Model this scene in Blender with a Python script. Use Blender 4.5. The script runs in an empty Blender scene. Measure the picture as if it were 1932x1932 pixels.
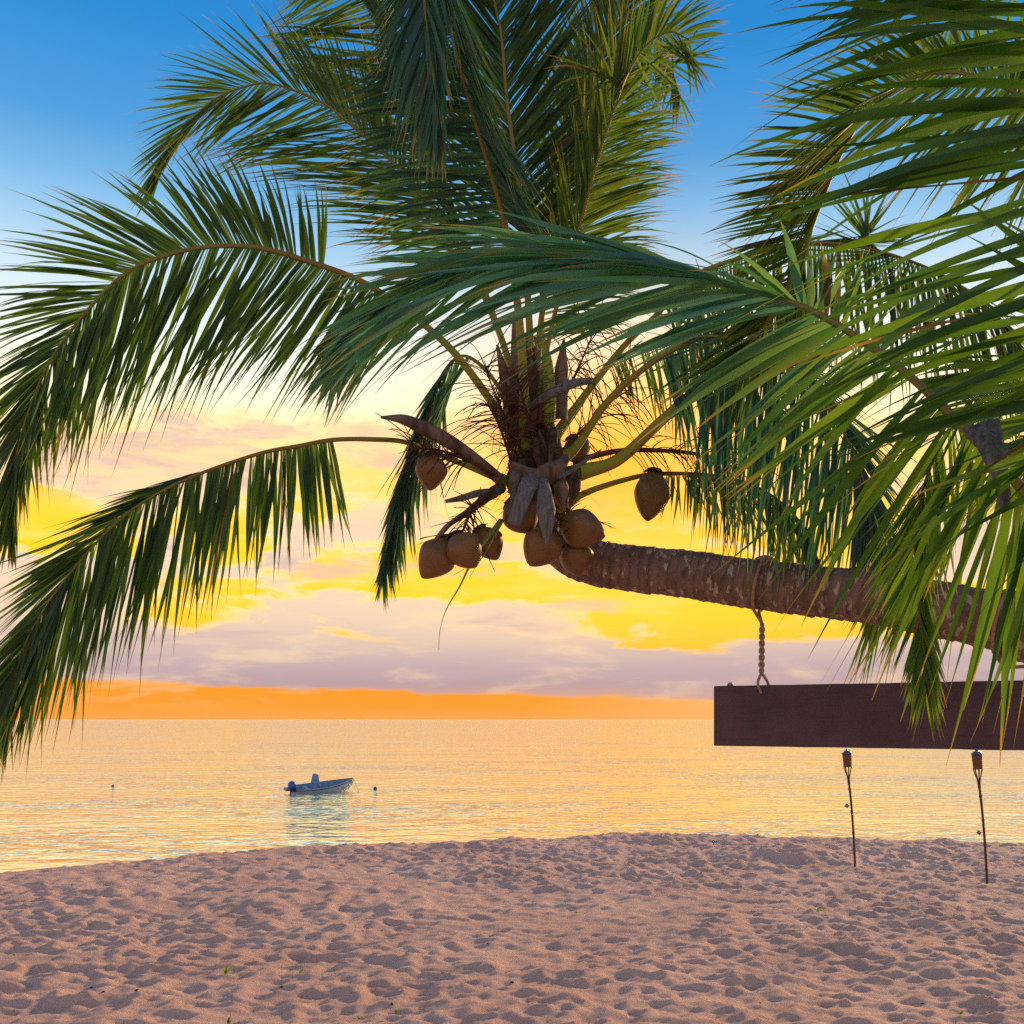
import bpy, math, random
import numpy as np
from mathutils import Vector as V, Matrix

SC = bpy.context.scene
COL = SC.collection
W = 1932.0          # photo width in the units used for tracing
CAMZ = 3.6          # camera height above the water
HOR = 1357.0        # horizon row
SANDZ = 1.8
R = random.Random(7)

# ------------------------------------------------------------------ helpers
def at(px, py, Y):
    return V(((px - W / 2) / W * Y, Y, CAMZ + (HOR - py) / W * Y))

def s2l(c):
    out = []
    for v in c:
        v = v / 255.0
        out.append(v / 12.92 if v <= 0.04045 else ((v + 0.055) / 1.055) ** 2.4)
    return tuple(out) + (1.0,)

def tag(o, label=None, cat=None, group=None, kind=None):
    if label: o['label'] = label
    if cat: o['category'] = cat
    if group: o['group'] = group
    if kind: o['kind'] = kind
    return o

def empty(name, loc, label=None, cat=None, group=None):
    o = bpy.data.objects.new(name, None)
    o.location = loc
    COL.objects.link(o)
    return tag(o, label, cat, group)

class MB:
    def __init__(s):
        s.v = []; s.f = []; s.m = []; s.tone = []; s.tt = []; s.wax = []; s.w = 0.0
    def add(s, vs, fs, mat=0, tone=0.5, tt=None):
        b = len(s.v)
        s.v.extend([tuple(p) for p in vs])
        s.f.extend([tuple(i + b for i in f) for f in fs])
        s.m.extend([mat] * len(fs))
        s.tone.extend([tone] * len(vs)); s.wax.extend([s.w] * len(vs))
        s.tt.extend(tt if tt is not None else [0.0] * len(vs))
    def build(s, name, mats, root=None, parent=None, smooth=True):
        """root: the thing (its location is the origin); parent: object to hang it on"""
        org = V(root.location) if root else V((0, 0, 0))
        me = bpy.data.meshes.new(name)
        me.from_pydata([(p[0] - org.x, p[1] - org.y, p[2] - org.z) for p in s.v], [], s.f)
        if not isinstance(mats, (list, tuple)): mats = [mats]
        for m in mats: me.materials.append(m)
        if len(mats) > 1: me.polygons.foreach_set('material_index', s.m)
        if smooth: me.polygons.foreach_set('use_smooth', [True] * len(s.f))
        a = me.attributes.new('tone', 'FLOAT', 'POINT'); a.data.foreach_set('value', s.tone)
        a = me.attributes.new('tt', 'FLOAT', 'POINT'); a.data.foreach_set('value', s.tt)
        a = me.attributes.new('wax', 'FLOAT', 'POINT'); a.data.foreach_set('value', s.wax)
        me.update()
        o = bpy.data.objects.new(name, me)
        COL.objects.link(o)
        if parent is None: parent = root
        if parent is not None: o.parent = parent
        return o

def catmull(pts, n):
    """dense sampling of a Catmull-Rom curve through pts: [(point, u)] with u in control indices"""
    out = []
    k = len(pts)
    for i in range(k - 1):
        p0 = pts[max(i - 1, 0)]; p1 = pts[i]; p2 = pts[i + 1]; p3 = pts[min(i + 2, k - 1)]
        if i == 0: p0 = p1 * 2 - p2
        if i == k - 2: p3 = p2 * 2 - p1
        for j in range(n):
            t = j / n
            q = 0.5 * ((2 * p1) + (p2 - p0) * t + (2 * p0 - 5 * p1 + 4 * p2 - p3) * t * t + (3 * p1 - p0 - 3 * p2 + p3) * t ** 3)
            out.append((q, i + t))
    out.append((pts[-1].copy(), float(k - 1)))
    return out

def even(pts, step, n=24):
    """points about `step` apart along the curve: [(P, u, s)] and total length"""
    d = catmull(pts, n)
    acc = [0.0]
    for a, b in zip(d, d[1:]): acc.append(acc[-1] + (b[0] - a[0]).length)
    L = acc[-1]; N = max(2, int(round(L / step)))
    out = []; j = 0
    for i in range(N + 1):
        s = L * i / N
        while j < len(acc) - 2 and acc[j + 1] < s: j += 1
        t = (s - acc[j]) / max(acc[j + 1] - acc[j], 1e-9)
        out.append((d[j][0].lerp(d[j + 1][0], t), d[j][1] + (d[j + 1][1] - d[j][1]) * t, s))
    return out, L

def frames(P, ref=V((0.13, -0.9, 0.4))):
    T = []
    for i in range(len(P)):
        t = P[min(i + 1, len(P) - 1)] - P[max(i - 1, 0)]
        T.append(t.normalized() if t.length > 1e-9 else V((0, 0, 1)))
    n = ref - T[0] * ref.dot(T[0]); n.normalize()
    out = []
    for t in T:
        n = n - t * n.dot(t)
        if n.length < 1e-6: n = t.orthogonal()
        n.normalize()
        out.append((t, n.copy(), t.cross(n)))
    return out

def tube(mb, P, rad, sides=8, mat=0, tone=0.5, flat=1.0, tts=None, cap=True, ref=V((0.13, -0.9, 0.4)), wob=None):
    fr = frames(P, ref); vs = []; fs = []; tt = []
    for i, p in enumerate(P):
        t, n, b = fr[i]; r = rad[i] if hasattr(rad, '__len__') else rad
        for k in range(sides):
            a = 2 * math.pi * k / sides
            rr = r * (wob(i, k) if wob else 1)
            vs.append(p + n * (math.cos(a) * rr * flat) + b * (math.sin(a) * rr))
            tt.append(tts[i] if tts else i / max(1, len(P) - 1))
    for i in range(len(P) - 1):
        for k in range(sides):
            k2 = (k + 1) % sides
            fs.append((i * sides + k, i * sides + k2, (i + 1) * sides + k2, (i + 1) * sides + k))
    if cap:
        fs.append(tuple(range(sides - 1, -1, -1)))
        fs.append(tuple((len(P) - 1) * sides + k for k in range(sides)))
    mb.add(vs, fs, mat, tone, tt)

def lathe(mb, prof, base, axis=V((0, 0, 1)), sides=16, mat=0, tone=.5):
    axis = axis.normalized(); n = axis.orthogonal().normalized(); b = axis.cross(n)
    vs = []; fs = []
    for r, h in prof:
        for k in range(sides):
            a = 2 * math.pi * k / sides
            vs.append(base + axis * h + n * (math.cos(a) * r) + b * (math.sin(a) * r))
    for i in range(len(prof) - 1):
        for k in range(sides):
            k2 = (k + 1) % sides
            fs.append((i * sides + k, i * sides + k2, (i + 1) * sides + k2, (i + 1) * sides + k))
    fs.append(tuple(range(sides - 1, -1, -1)))
    fs.append(tuple((len(prof) - 1) * sides + k for k in range(sides)))
    mb.add(vs, fs, mat, tone)

def bevel(o, w, seg=2):
    m = o.modifiers.new('bevel', 'BEVEL'); m.width = w; m.segments = seg; m.limit_method = 'ANGLE'; m.angle_limit = 0.6

# ------------------------------------------------------------------ node helper
class NT:
    def __init__(s, tree): s.t = tree; s.n = tree.nodes; s.l = tree.links
    def new(s, typ, **kw):
        n = s.n.new(typ)
        for k, v in kw.items(): setattr(n, k, v)
        return n
    def put(s, sock, val):
        if hasattr(val, 'links') or isinstance(val, bpy.types.NodeSocket): s.l.new(val, sock)
        else: sock.default_value = val
    def math(s, op, a, b=None, c=None, clamp=False):
        n = s.new('ShaderNodeMath', operation=op, use_clamp=clamp)
        s.put(n.inputs[0], a)
        if b is not None: s.put(n.inputs[1], b)
        if c is not None: s.put(n.inputs[2], c)
        return n.outputs[0]
    def mix(s, f, a, b, blend='MIX'):
        n = s.new('ShaderNodeMix', data_type='RGBA', blend_type=blend)
        s.put(n.inputs[0], f); s.put(n.inputs[6], a); s.put(n.inputs[7], b)
        return n.outputs[2]
    def ramp(s, f, stops, interp='LINEAR'):
        n = s.new('ShaderNodeValToRGB'); cr = n.color_ramp; cr.interpolation = interp
        while len(cr.elements) < len(stops): cr.elements.new(0.5)
        for e, (p, c) in zip(cr.elements, sorted(stops, key=lambda q: q[0])):
            e.position = p; e.color = c if hasattr(c, '__len__') else (c, c, c, 1)
        s.put(n.inputs[0], f); return n.outputs[0]
    def noise(s, vec, scale, detail=4, rough=0.55, dist=0.0):
        n = s.new('ShaderNodeTexNoise'); s.put(n.inputs['Vector'], vec)
        n.inputs['Scale'].default_value = scale; n.inputs['Detail'].default_value = detail
        n.inputs['Roughness'].default_value = rough; n.inputs['Distortion'].default_value = dist
        return n.outputs[0]
    def smooth(s, x, lo, hi):
        n = s.new('ShaderNodeMapRange', interpolation_type='SMOOTHSTEP')
        s.put(n.inputs[0], x); s.put(n.inputs[1], lo); s.put(n.inputs[2], hi)
        return n.outputs[0]
    def comb(s, x, y, z):
        n = s.new('ShaderNodeCombineXYZ')
        for i, q in enumerate((x, y, z)): s.put(n.inputs[i], q)
        return n.outputs[0]
    def scale(s, vec, k):
        n = s.new('ShaderNodeVectorMath', operation='MULTIPLY'); s.put(n.inputs[0], vec); n.inputs[1].default_value = k
        return n.outputs[0]

def newmat(name):
    m = bpy.data.materials.new(name); m.use_nodes = True
    nt = NT(m.node_tree); nt.n.clear()
    out = nt.new('ShaderNodeOutputMaterial'); bs = nt.new('ShaderNodeBsdfPrincipled')
    nt.l.new(bs.outputs[0], out.inputs[0])
    return m, nt, bs, out

def objco(nt): return nt.new('ShaderNodeTexCoord').outputs['Object']
def attr(nt, n): return nt.new('ShaderNodeAttribute', attribute_name=n).outputs['Fac']
def bump(nt, bs, h, strength, dist):
    b = nt.new('ShaderNodeBump'); nt.put(b.inputs['Height'], h)
    b.inputs['Strength'].default_value = strength; b.inputs['Distance'].default_value = dist
    nt.l.new(b.outputs[0], bs.inputs['Normal']); return b

def simple(name, c1, c2, scale=8, rough=.7, bumpd=0.0, stretch=(1, 1, 1), spec=.3, metal=0.0):
    m, nt, bs, out = newmat(name)
    v = nt.scale(objco(nt), stretch)
    n = nt.noise(v, scale, 5, .6)
    f = nt.smooth(n, .32, .68)
    nt.put(bs.inputs['Base Color'], nt.mix(f, c1 + (1,), c2 + (1,)))
    bs.inputs['Roughness'].default_value = rough
    bs.inputs['Specular IOR Level'].default_value = spec
    bs.inputs['Metallic'].default_value = metal
    if bumpd: bump(nt, bs, n, .8, bumpd)
    return m

def leafmat(name, dark, mid, light, tip, trans=.38, rough=.38, spots=0.0):
    m, nt, bs, out = newmat(name)
    tone = attr(nt, 'tone'); tt = attr(nt, 'tt')
    base = nt.ramp(tone, [(0, dark + (1,)), (.5, mid + (1,)), (1, light + (1,))])
    base = nt.mix(attr(nt, 'wax'), base, nt.ramp(tone, [(0, (.035, .13, .13, 1)), (.5, (.075, .22, .235, 1)), (1, (.13, .27, .20, 1))]))  # teal of the reflected sky put into the leaf base colour
    co = objco(nt)
    n1 = nt.noise(co, 9, 4, .6)
    base = nt.mix(nt.math('MULTIPLY', nt.smooth(n1, .35, .75), .2), base, mid + (1,))
    base = nt.mix(nt.smooth(tone, 1.1, 1.25), base, (.085, .048, .02, 1))
    tipf = nt.math('MULTIPLY', nt.smooth(nt.math('ADD', tt, nt.math('MULTIPLY', nt.math('SUBTRACT', tone, .5), .22)), .8, .98), .85)
    base = nt.mix(tipf, base, tip + (1,))
    if spots:
        n2 = nt.noise(co, 22, 5, .7)
        base = nt.mix(nt.math('MULTIPLY', nt.smooth(n2, .66, .72), spots), base, (.09, .045, .012, 1))
    nt.put(bs.inputs['Base Color'], base)
    bs.inputs['Roughness'].default_value = rough + .12
    bs.inputs['Specular IOR Level'].default_value = .35
    tr = nt.new('ShaderNodeBsdfTranslucent')
    nt.put(tr.inputs[0], nt.mix(.5, nt.scale(base, (2.6, 2.3, 1.2)), nt.scale(light + (0,) if False else base, (2.0, 2.4, .8))))
    mx = nt.new('ShaderNodeMixShader'); mx.inputs[0].default_value = trans
    nt.l.new(bs.outputs[0], mx.inputs[1]); nt.l.new(tr.outputs[0], mx.inputs[2])
    nt.l.new(mx.outputs[0], out.inputs[0])
    return m

M = {}
M['leaf'] = leafmat('palm_leaf', (.018, .048, .008), (.048, .10, .012), (.105, .150, .014), (.26, .17, .035), trans=.45)
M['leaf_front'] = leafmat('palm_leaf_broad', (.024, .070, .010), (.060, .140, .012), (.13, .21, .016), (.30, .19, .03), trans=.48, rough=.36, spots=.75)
M['leaf_blue'] = leafmat('palm_leaf_teal', (.014, .055, .038), (.032, .105, .070), (.07, .15, .05), (.26, .18, .03), trans=.38, rough=.30)  # teal-green base colour for the bluish fronds
M['rachis'] = simple('leaf_stalk', (.16, .10, .03), (.20, .17, .04), 6, .45, .002, spec=.4)
def stalkmat():
    m, nt, bs, out = newmat('petiole')
    tt = attr(nt, 'tt'); n = nt.noise(nt.scale(objco(nt), (1, 1, .3)), 14, 4, .6)
    c = nt.ramp(nt.math('ADD', tt, nt.math('MULTIPLY', nt.math('SUBTRACT', n, .5), .12)),
                [(0, (.26, .32, .03, 1)), (.10, (.32, .28, .025, 1)), (.28, (.24, .17, .03, 1)), (1, (.15, .12, .03, 1))])
    nt.put(bs.inputs['Base Color'], c); bs.inputs['Roughness'].default_value = .62; bs.inputs['Specular IOR Level'].default_value = .25
    bump(nt, bs, n, .5, .004); return m
M['stalk'] = stalkmat()
M['fibre'] = simple('palm_fibre', (.035, .018, .010), (.15, .082, .045), 30, .9, .01, (1, 1, .25))
M['dry'] = simple('dry_sheath', (.085, .050, .034), (.22, .145, .10), 18, .8, .004, (1, 1, .2))
M['greydry'] = simple('grey_dry_leaf', (.085, .078, .08), (.19, .175, .165), 20, .8, .003, (3, 3, .3))
M['twig'] = simple('flower_twig', (.05, .016, .008), (.14, .05, .016), 12, .8)
M['twist'] = simple('rope_fibre', (.26, .15, .09), (.42, .27, .16), 60, .9, .002)
def boardmat():
    m, nt, bs, out = newmat('board_dark_paint')
    co = objco(nt); n = nt.noise(co, 3.2, 5, .65); g = nt.noise(nt.scale(co, (1.2, 1.2, 26)), 3, 6, .65, .4); w = nt.noise(co, 45, 4, .7)
    c = nt.mix(nt.smooth(n, .3, .7), (.045, .017, .025, 1), (.080, .034, .042, 1))
    c = nt.mix(nt.math('MULTIPLY', nt.smooth(g, .5, .72), .55), c, (.028, .012, .015, 1))
    c = nt.mix(nt.math('MULTIPLY', nt.smooth(w, .64, .74), .35), c, (.15, .09, .085, 1))
    nt.put(bs.inputs['Base Color'], c); bs.inputs['Roughness'].default_value = .55
    bump(nt, bs, g, .6, .004); return m
M['paint_dark'] = boardmat()
M['knob'] = simple('grey_metal', (.15, .13, .13), (.25, .22, .22), 20, .5)
M['bamboo'] = simple('bamboo', (.045, .018, .014), (.12, .05, .028), 14, .55, .001, (1, 1, .3))
M['wicker'] = simple('torch_basket', (.11, .045, .022), (.20, .09, .04), 60, .6, .003, (1, 1, 3))
M['steel'] = simple('torch_steel', (.10, .10, .14), (.20, .20, .26), 20, .35, 0, spec=.5, metal=.6)
M['white_hull'] = simple('hull_gelcoat', (.17, .21, .32), (.23, .27, .38), 3, .3, 0, spec=.5)
M['hull_inside'] = simple('hull_inside', (.12, .27, .38), (.17, .33, .44), 4, .5)
M['stripe'] = simple('rubbing_strake', (.03, .03, .05), (.06, .06, .09), 6, .5)
M['cover_blue'] = simple('blue_cover', (.10, .17, .40), (.16, .24, .48), 5, .6)
M['cowl'] = simple('engine_cowl', (.012, .05, .30), (.02, .08, .40), 4, .3, spec=.5)
M['engine_dark'] = simple('engine_leg', (.03, .025, .05), (.06, .05, .08), 8, .4)
M['seat'] = simple('white_seat', (.22, .26, .36), (.30, .34, .44), 5, .5)
M['buoy'] = simple('buoy_black', (.015, .010, .010), (.04, .025, .02), 8, .6)
M['sprig'] = leafmat('beach_leaf', (.06, .12, .015), (.12, .19, .02), (.26, .28, .06), (.30, .24, .06))
M['debris'] = simple('dark_debris', (.02, .012, .010), (.06, .035, .03), 20, .8)

def coconutmat():
    m, nt, bs, out = newmat('coconut_husk')
    co = objco(nt); tt = attr(nt, 'tt')
    n = nt.noise(co, 7, 5, .6); n2 = nt.noise(co, 60, 3, .6)
    c = nt.mix(nt.smooth(n, .3, .7), (.14, .055, .012, 1), (.23, .098, .020, 1))
    tone = attr(nt, 'tone'); c = nt.mix(nt.math('MULTIPLY', tone, .45), c, (.13, .095, .018, 1))
    n4 = nt.noise(nt.scale(co, (1, 1, .5)), 16, 5, .75)
    c = nt.mix(nt.math('MULTIPLY', nt.smooth(n4, .56, .66), .55), c, (.055, .028, .012, 1))
    c = nt.mix(nt.math('MULTIPLY', nt.smooth(n2, .58, .75), .4), c, (.10, .05, .018, 1))
    c = nt.mix(nt.math('MULTIPLY', nt.smooth(tt, .25, .0), .45), c, (.17, .14, .03, 1))
    nt.put(bs.inputs['Base Color'], c); bs.inputs['Roughness'].default_value = .48
    bump(nt, bs, n2, .3, .003); return m
M['coconut'] = coconutmat()

def barkmat():
    m, nt, bs, out = newmat('palm_bark')
    co = objco(nt); tt = attr(nt, 'tt')
    n = nt.noise(co, 10, 6, .65); n2 = nt.noise(co, 38, 5, .7); n3 = nt.noise(nt.scale(co, (1.6, 1, .6)), 16, 3, .6)
    c = nt.mix(nt.smooth(n, .3, .7), (.13, .072, .050, 1), (.25, .150, .105, 1))
    c = nt.mix(nt.math('MULTIPLY', nt.smooth(n2, .5, .75), .5), c, (.06, .035, .03, 1))
    c = nt.mix(nt.math('MULTIPLY', nt.smooth(n3, .57, .63), .8), c, (.46, .39, .25, 1))
    rings = nt.math('FRACT', nt.math('ADD', nt.math('MULTIPLY', tt, 124.0), nt.math('MULTIPLY', n, 1.5)))
    gro = nt.math('MULTIPLY', nt.smooth(rings, .55, .98), nt.math('MULTIPLY', nt.smooth(n3, .25, .6), .62))
    c = nt.mix(gro, c, (.045, .026, .022, 1))
    nt.put(bs.inputs['Base Color'], c); bs.inputs['Roughness'].default_value = .85
    n2 = nt.math('SUBTRACT', n2, gro)
    h = nt.math('ADD', nt.math('MULTIPLY', n2, .6), nt.math('MULTIPLY', n3, .5))
    bump(nt, bs, h, .9, .012); return m
M['bark'] = barkmat()

# ------------------------------------------------------------------ sand
def hashn(ix, iy, s):
    a = (ix.astype(np.int64) * 374761393 + iy.astype(np.int64) * 668265263 + s * 1442695041) & 0xFFFFFFFF
    a = ((a ^ (a >> 13)) * 1274126177) & 0xFFFFFFFF
    a = ((a ^ (a >> 16)) * 2246822519) & 0xFFFFFFFF
    return ((a ^ (a >> 15)) & 0xFFFFFF) / float(0xFFFFFF)

def vnoise(x, y, s):
    ix = np.floor(x); iy = np.floor(y); fx = x - ix; fy = y - iy
    ix = ix.astype(np.int64); iy = iy.astype(np.int64)
    u = fx ** 3 * (fx * (fx * 6 - 15) + 10); v = fy ** 3 * (fy * (fy * 6 - 15) + 10)
    a = hashn(ix, iy, s); b = hashn(ix + 1, iy, s); c = hashn(ix, iy + 1, s); d = hashn(ix + 1, iy + 1, s)
    return (a + (b - a) * u) * (1 - v) + (c + (d - c) * u) * v - .5

def bowls(x, y, s):
    """trampled sand: rounded hollows that meet in soft ridges"""
    ix = np.floor(x).astype(np.int64); iy = np.floor(y).astype(np.int64)
    best = np.full(x.shape, 9.0)
    for dx in (-1, 0, 1):
        for dy in (-1, 0, 1):
            cx = ix + dx; cy = iy + dy
            px = cx + .1 + .8 * hashn(cx, cy, s); py = cy + .1 + .8 * hashn(cx, cy, s + 5)
            best = np.minimum(best, (x - px) ** 2 + (y - py) ** 2)
    return np.minimum(best, 1.0)

edge_px = [(-900, 1690), (0, 1640), (200, 1618), (400, 1603), (600, 1594), (800, 1585), (1000, 1577), (1100, 1569), (1180, 1563), (1250, 1564), (1400, 1571), (1560, 1579), (1932, 1585), (2600, 1592)]
ex = []; ey = []
for px, py in edge_px:
    Y = SANDZ * W / (py - HOR); ex.append((px - W / 2) / W * Y); ey.append(Y)
def sand_height(x, y):
    yc = np.interp(x, ex, ey) + .18 * vnoise(x / .9, y * 0 + 3, 91)
    d = y - yc
    z = SANDZ - .25 * (np.log1p(np.exp(np.clip(d * 4 , -40, 40))) / 4)
    wet = np.clip(1 - (d + .5) / 3.5, 0, 1)
    wx = x + .10 * vnoise(x / .5, y / .5, 31); wy = y + .10 * vnoise(x / .5, y / .5, 32)
    near = np.clip((12.5 - y) / 5.0, 0, 1)
    amp = .55 + .9 * np.clip(vnoise(x / 1.7, y / 1.7, 41) + .5, 0, 1)
    h = .075 * vnoise(x / 2.1, y / 2.1, 11) + .06 * vnoise(x / .8, y / .8, 12)
    h += amp * (.040 * (bowls(wx / .46, wy / .40, 21) - .3) + .040 * (bowls(wx / .20 + 9, wy / .18, 22) - .3) + .036 * (bowls(x / .12 + 3, y / .10, 23) - .3))
    h += .038 * vnoise(x / .15, y / .13, 14) + .018 * vnoise(x / .065, y / .06, 15) - .030 * np.abs(vnoise(x / .32, y / .26, 16))
    smoothpatch = np.clip(vnoise(x / 1.2 + 4, y / .7, 61) * 3 - .4, 0, 1) * near
    h *= 1 - .75 * smoothpatch
    # the low heap and hollow beside the left torch
    hx, hy = (1470 - 966) / W * 13.3, 13.3
    e = ((x - hx) / .95) ** 2 + ((y - hy) / .9) ** 2
    h += .16 * np.exp(-e * 1.2) - .13 * np.exp(-(((x - hx - .1) / .8) ** 2 + ((y - hy + .45) / .45) ** 2) * 1.5)
    return z + h * wet

def spaced(parts):
    out = []
    for a, b, st in parts:
        out.extend(np.linspace(a, b, max(2, int(round((b - a) / st)) + 1))[:-1].tolist())
    out.append(parts[-1][1]); return np.array(out)
gx = spaced([(-400, -60, 40), (-60, -16, 2), (-16, -9, .2), (-9, 10.5, .036), (10.5, 18, .2), (18, 60, 2), (60, 400, 40)])
gy = spaced([(-80, -8, 6), (-8, 4.5, .25), (4.5, 9.5, .022), (9.5, 18.2, .034), (18.2, 26, .3), (26, 60, 4)])
X, Y = np.meshgrid(gx, gy)
Z = sand_height(X, Y)
Z = np.maximum(Z, -3.0)
def np_mesh(name, X, Y, Z, mat):
    ny, nx = X.shape
    me = bpy.data.meshes.new(name)
    co = np.stack([X, Y, Z], -1).reshape(-1, 3).astype(np.float32)
    i = np.arange(nx * ny).reshape(ny, nx)
    q = np.stack([i[:-1, :-1], i[:-1, 1:], i[1:, 1:], i[1:, :-1]], -1).reshape(-1, 4)
    me.vertices.add(len(co)); me.vertices.foreach_set('co', co.ravel())
    me.loops.add(q.size); me.loops.foreach_set('vertex_index', q.ravel().astype(np.int32))
    me.polygons.add(len(q)); me.polygons.foreach_set('loop_start', np.arange(0, q.size, 4, dtype=np.int32))
    me.polygons.foreach_set('use_smooth', np.ones(len(q), dtype=bool))
    me.update(calc_edges=True); me.validate()
    me.materials.append(mat)
    o = bpy.data.objects.new(name, me); COL.objects.link(o); return o

def sandmat():
    m, nt, bs, out = newmat('beach_sand')
    co = objco(nt)
    n = nt.noise(co, .9, 4, .6); n2 = nt.noise(co, 45, 4, .75); n3 = nt.noise(co, 160, 2, .8)
    c = nt.mix(nt.smooth(n, .3, .7), (.68, .43, .325, 1), (.80, .53, .405, 1))
    c = nt.mix(nt.math('MULTIPLY', nt.smooth(n2, .42, .75), .32), c, (.38, .235, .18, 1))
    c = nt.mix(nt.math('MULTIPLY', nt.smooth(n3, .60, .8), .5), c, (.70, .54, .42, 1))
    nt.put(bs.inputs['Base Color'], c); bs.inputs['Roughness'].default_value = .9
    bs.inputs['Specular IOR Level'].default_value = .2
    h = nt.math('ADD', n2, nt.math('MULTIPLY', n3, .5))
    bump(nt, bs, h, .9, .022); return m
tag(np_mesh('sand', X, Y, Z, sandmat()), kind='structure')

def ground(x, y):
    return float(sand_height(np.array([x]), np.array([y]))[0])

# ------------------------------------------------------------------ sea
def seamat():
    m, nt, bs, out = newmat('sea_water')
    co = objco(nt)
    def hgt(off):
        v = nt.new('ShaderNodeVectorMath', operation='ADD'); nt.l.new(co, v.inputs[0]); v.inputs[1].default_value = off
        v = v.outputs[0]
        w1 = nt.noise(nt.scale(v, (.62, 1.0, 1)), 1.5, 2, .5, .35)
        w2 = nt.noise(nt.scale(v, (.75, 1.1, 1)), 4.6, 2, .55, .2)
        w3 = nt.noise(nt.scale(v, (.35, 1, 1)), .22, 2, .5, .2)
        return nt.math('ADD', nt.math('ADD', nt.math('MULTIPLY', w1, .20), nt.math('MULTIPLY', w2, .042)), nt.math('MULTIPLY', w3, .30))
    e = .06
    h0 = hgt((0, 0, 0)); hx = hgt((e, 0, 0)); hy = hgt((0, e, 0))
    gust = nt.math('ADD', nt.math('MULTIPLY', nt.smooth(nt.noise(nt.scale(co, (.5, 1, 1)), .09, 4, .6), .38, .66), .9), .55)
    sx = nt.math('MULTIPLY', nt.math('DIVIDE', nt.math('SUBTRACT', h0, hx), e), gust)
    sy = nt.math('MULTIPLY', nt.math('DIVIDE', nt.math('SUBTRACT', h0, hy), e), gust)
    vn = nt.new('ShaderNodeVectorMath', operation='NORMALIZE'); nt.l.new(nt.comb(sx, sy, 1.0), vn.inputs[0])
    nt.l.new(vn.outputs[0], bs.inputs['Normal'])
    bs.inputs['Base Color'].default_value = (.90, .99, .66, 1)
    bs.inputs['Metallic'].default_value = .88
    bs.inputs['Roughness'].default_value = .08
    bs.inputs['IOR'].default_value = 2.2
    bs.inputs['Specular IOR Level'].default_value = .6
    return m
me = bpy.data.meshes.new('sea')
xs = [-30000, -3000, -300, -40, 40, 300, 3000, 30000]; ys = [15, 60, 200, 1000, 6000, 40000]
vs = [(x, y, 0) for y in ys for x in xs]; nx = len(xs)
me.from_pydata(vs, [], [(j * nx + i, j * nx + i + 1, (j + 1) * nx + i + 1, (j + 1) * nx + i) for j in range(len(ys) - 1) for i in range(nx - 1)])
me.materials.append(seamat())
sea = bpy.data.objects.new('sea', me); COL.objects.link(sea); tag(sea, kind='structure')

# ------------------------------------------------------------------ palm fronds
def interp(spec, u):
    if u <= spec[0][0]: return spec[0][1:]
    for a, b in zip(spec, spec[1:]):
        if u <= b[0]:
            t = (u - a[0]) / (b[0] - a[0]); t = t * t * (3 - 2 * t) * .5 + t * .5
            return tuple(p + (q - p) * t for p, q in zip(a[1:], b[1:]))
    return spec[-1][1:]

def leaflet(mb, P, d, nrm, L, w, bendv, rng, seg=7, tone=.5, fold=.35, twist=.0, cut=1.0):
    vs = []; tt = []; p = P.copy(); n = nrm.copy(); st = L / seg
    kink = rng.uniform(.55, .95) if rng.random() < .22 else 2
    for i in range(seg + 1):
        s = i / seg
        n = n - d * n.dot(d)
        if n.length < 1e-6: n = d.orthogonal()
        n.normalize()
        if twist: n = Matrix.Rotation(twist / seg, 3, d) @ n
        side = d.cross(n)
        prof = (0.5 + 2.0 * s) if s < .25 else 1 - ((s - .25) / .75) ** 1.8
        if s > .72: prof = min(prof, .42 * ((1 - s) / .28) ** 1.2 + .04)
        prof = max(prof, .04)
        if s >= cut: prof *= .5
        hw = w * .5 * prof
        up = n * (hw * fold)
        vs += [p - side * hw + up, p, p + side * hw + up]; tt += [s, s, s]
        k = bendv * (st / L) * (0.35 + 1.5 * s)
        if s > kink: k = k + V((rng.uniform(-.3, .3), rng.uniform(-.2, .2), -.55)) * (1.2 / seg)
        d = (d + k).normalized()
        p = p + d * st
    fs = []
    for i in range(seg):
        a = i * 3
        fs += [(a, a + 1, a + 4, a + 3), (a + 1, a + 2, a + 5, a + 4)]
    mb.add(vs, fs, 0, tone, tt)

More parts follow.
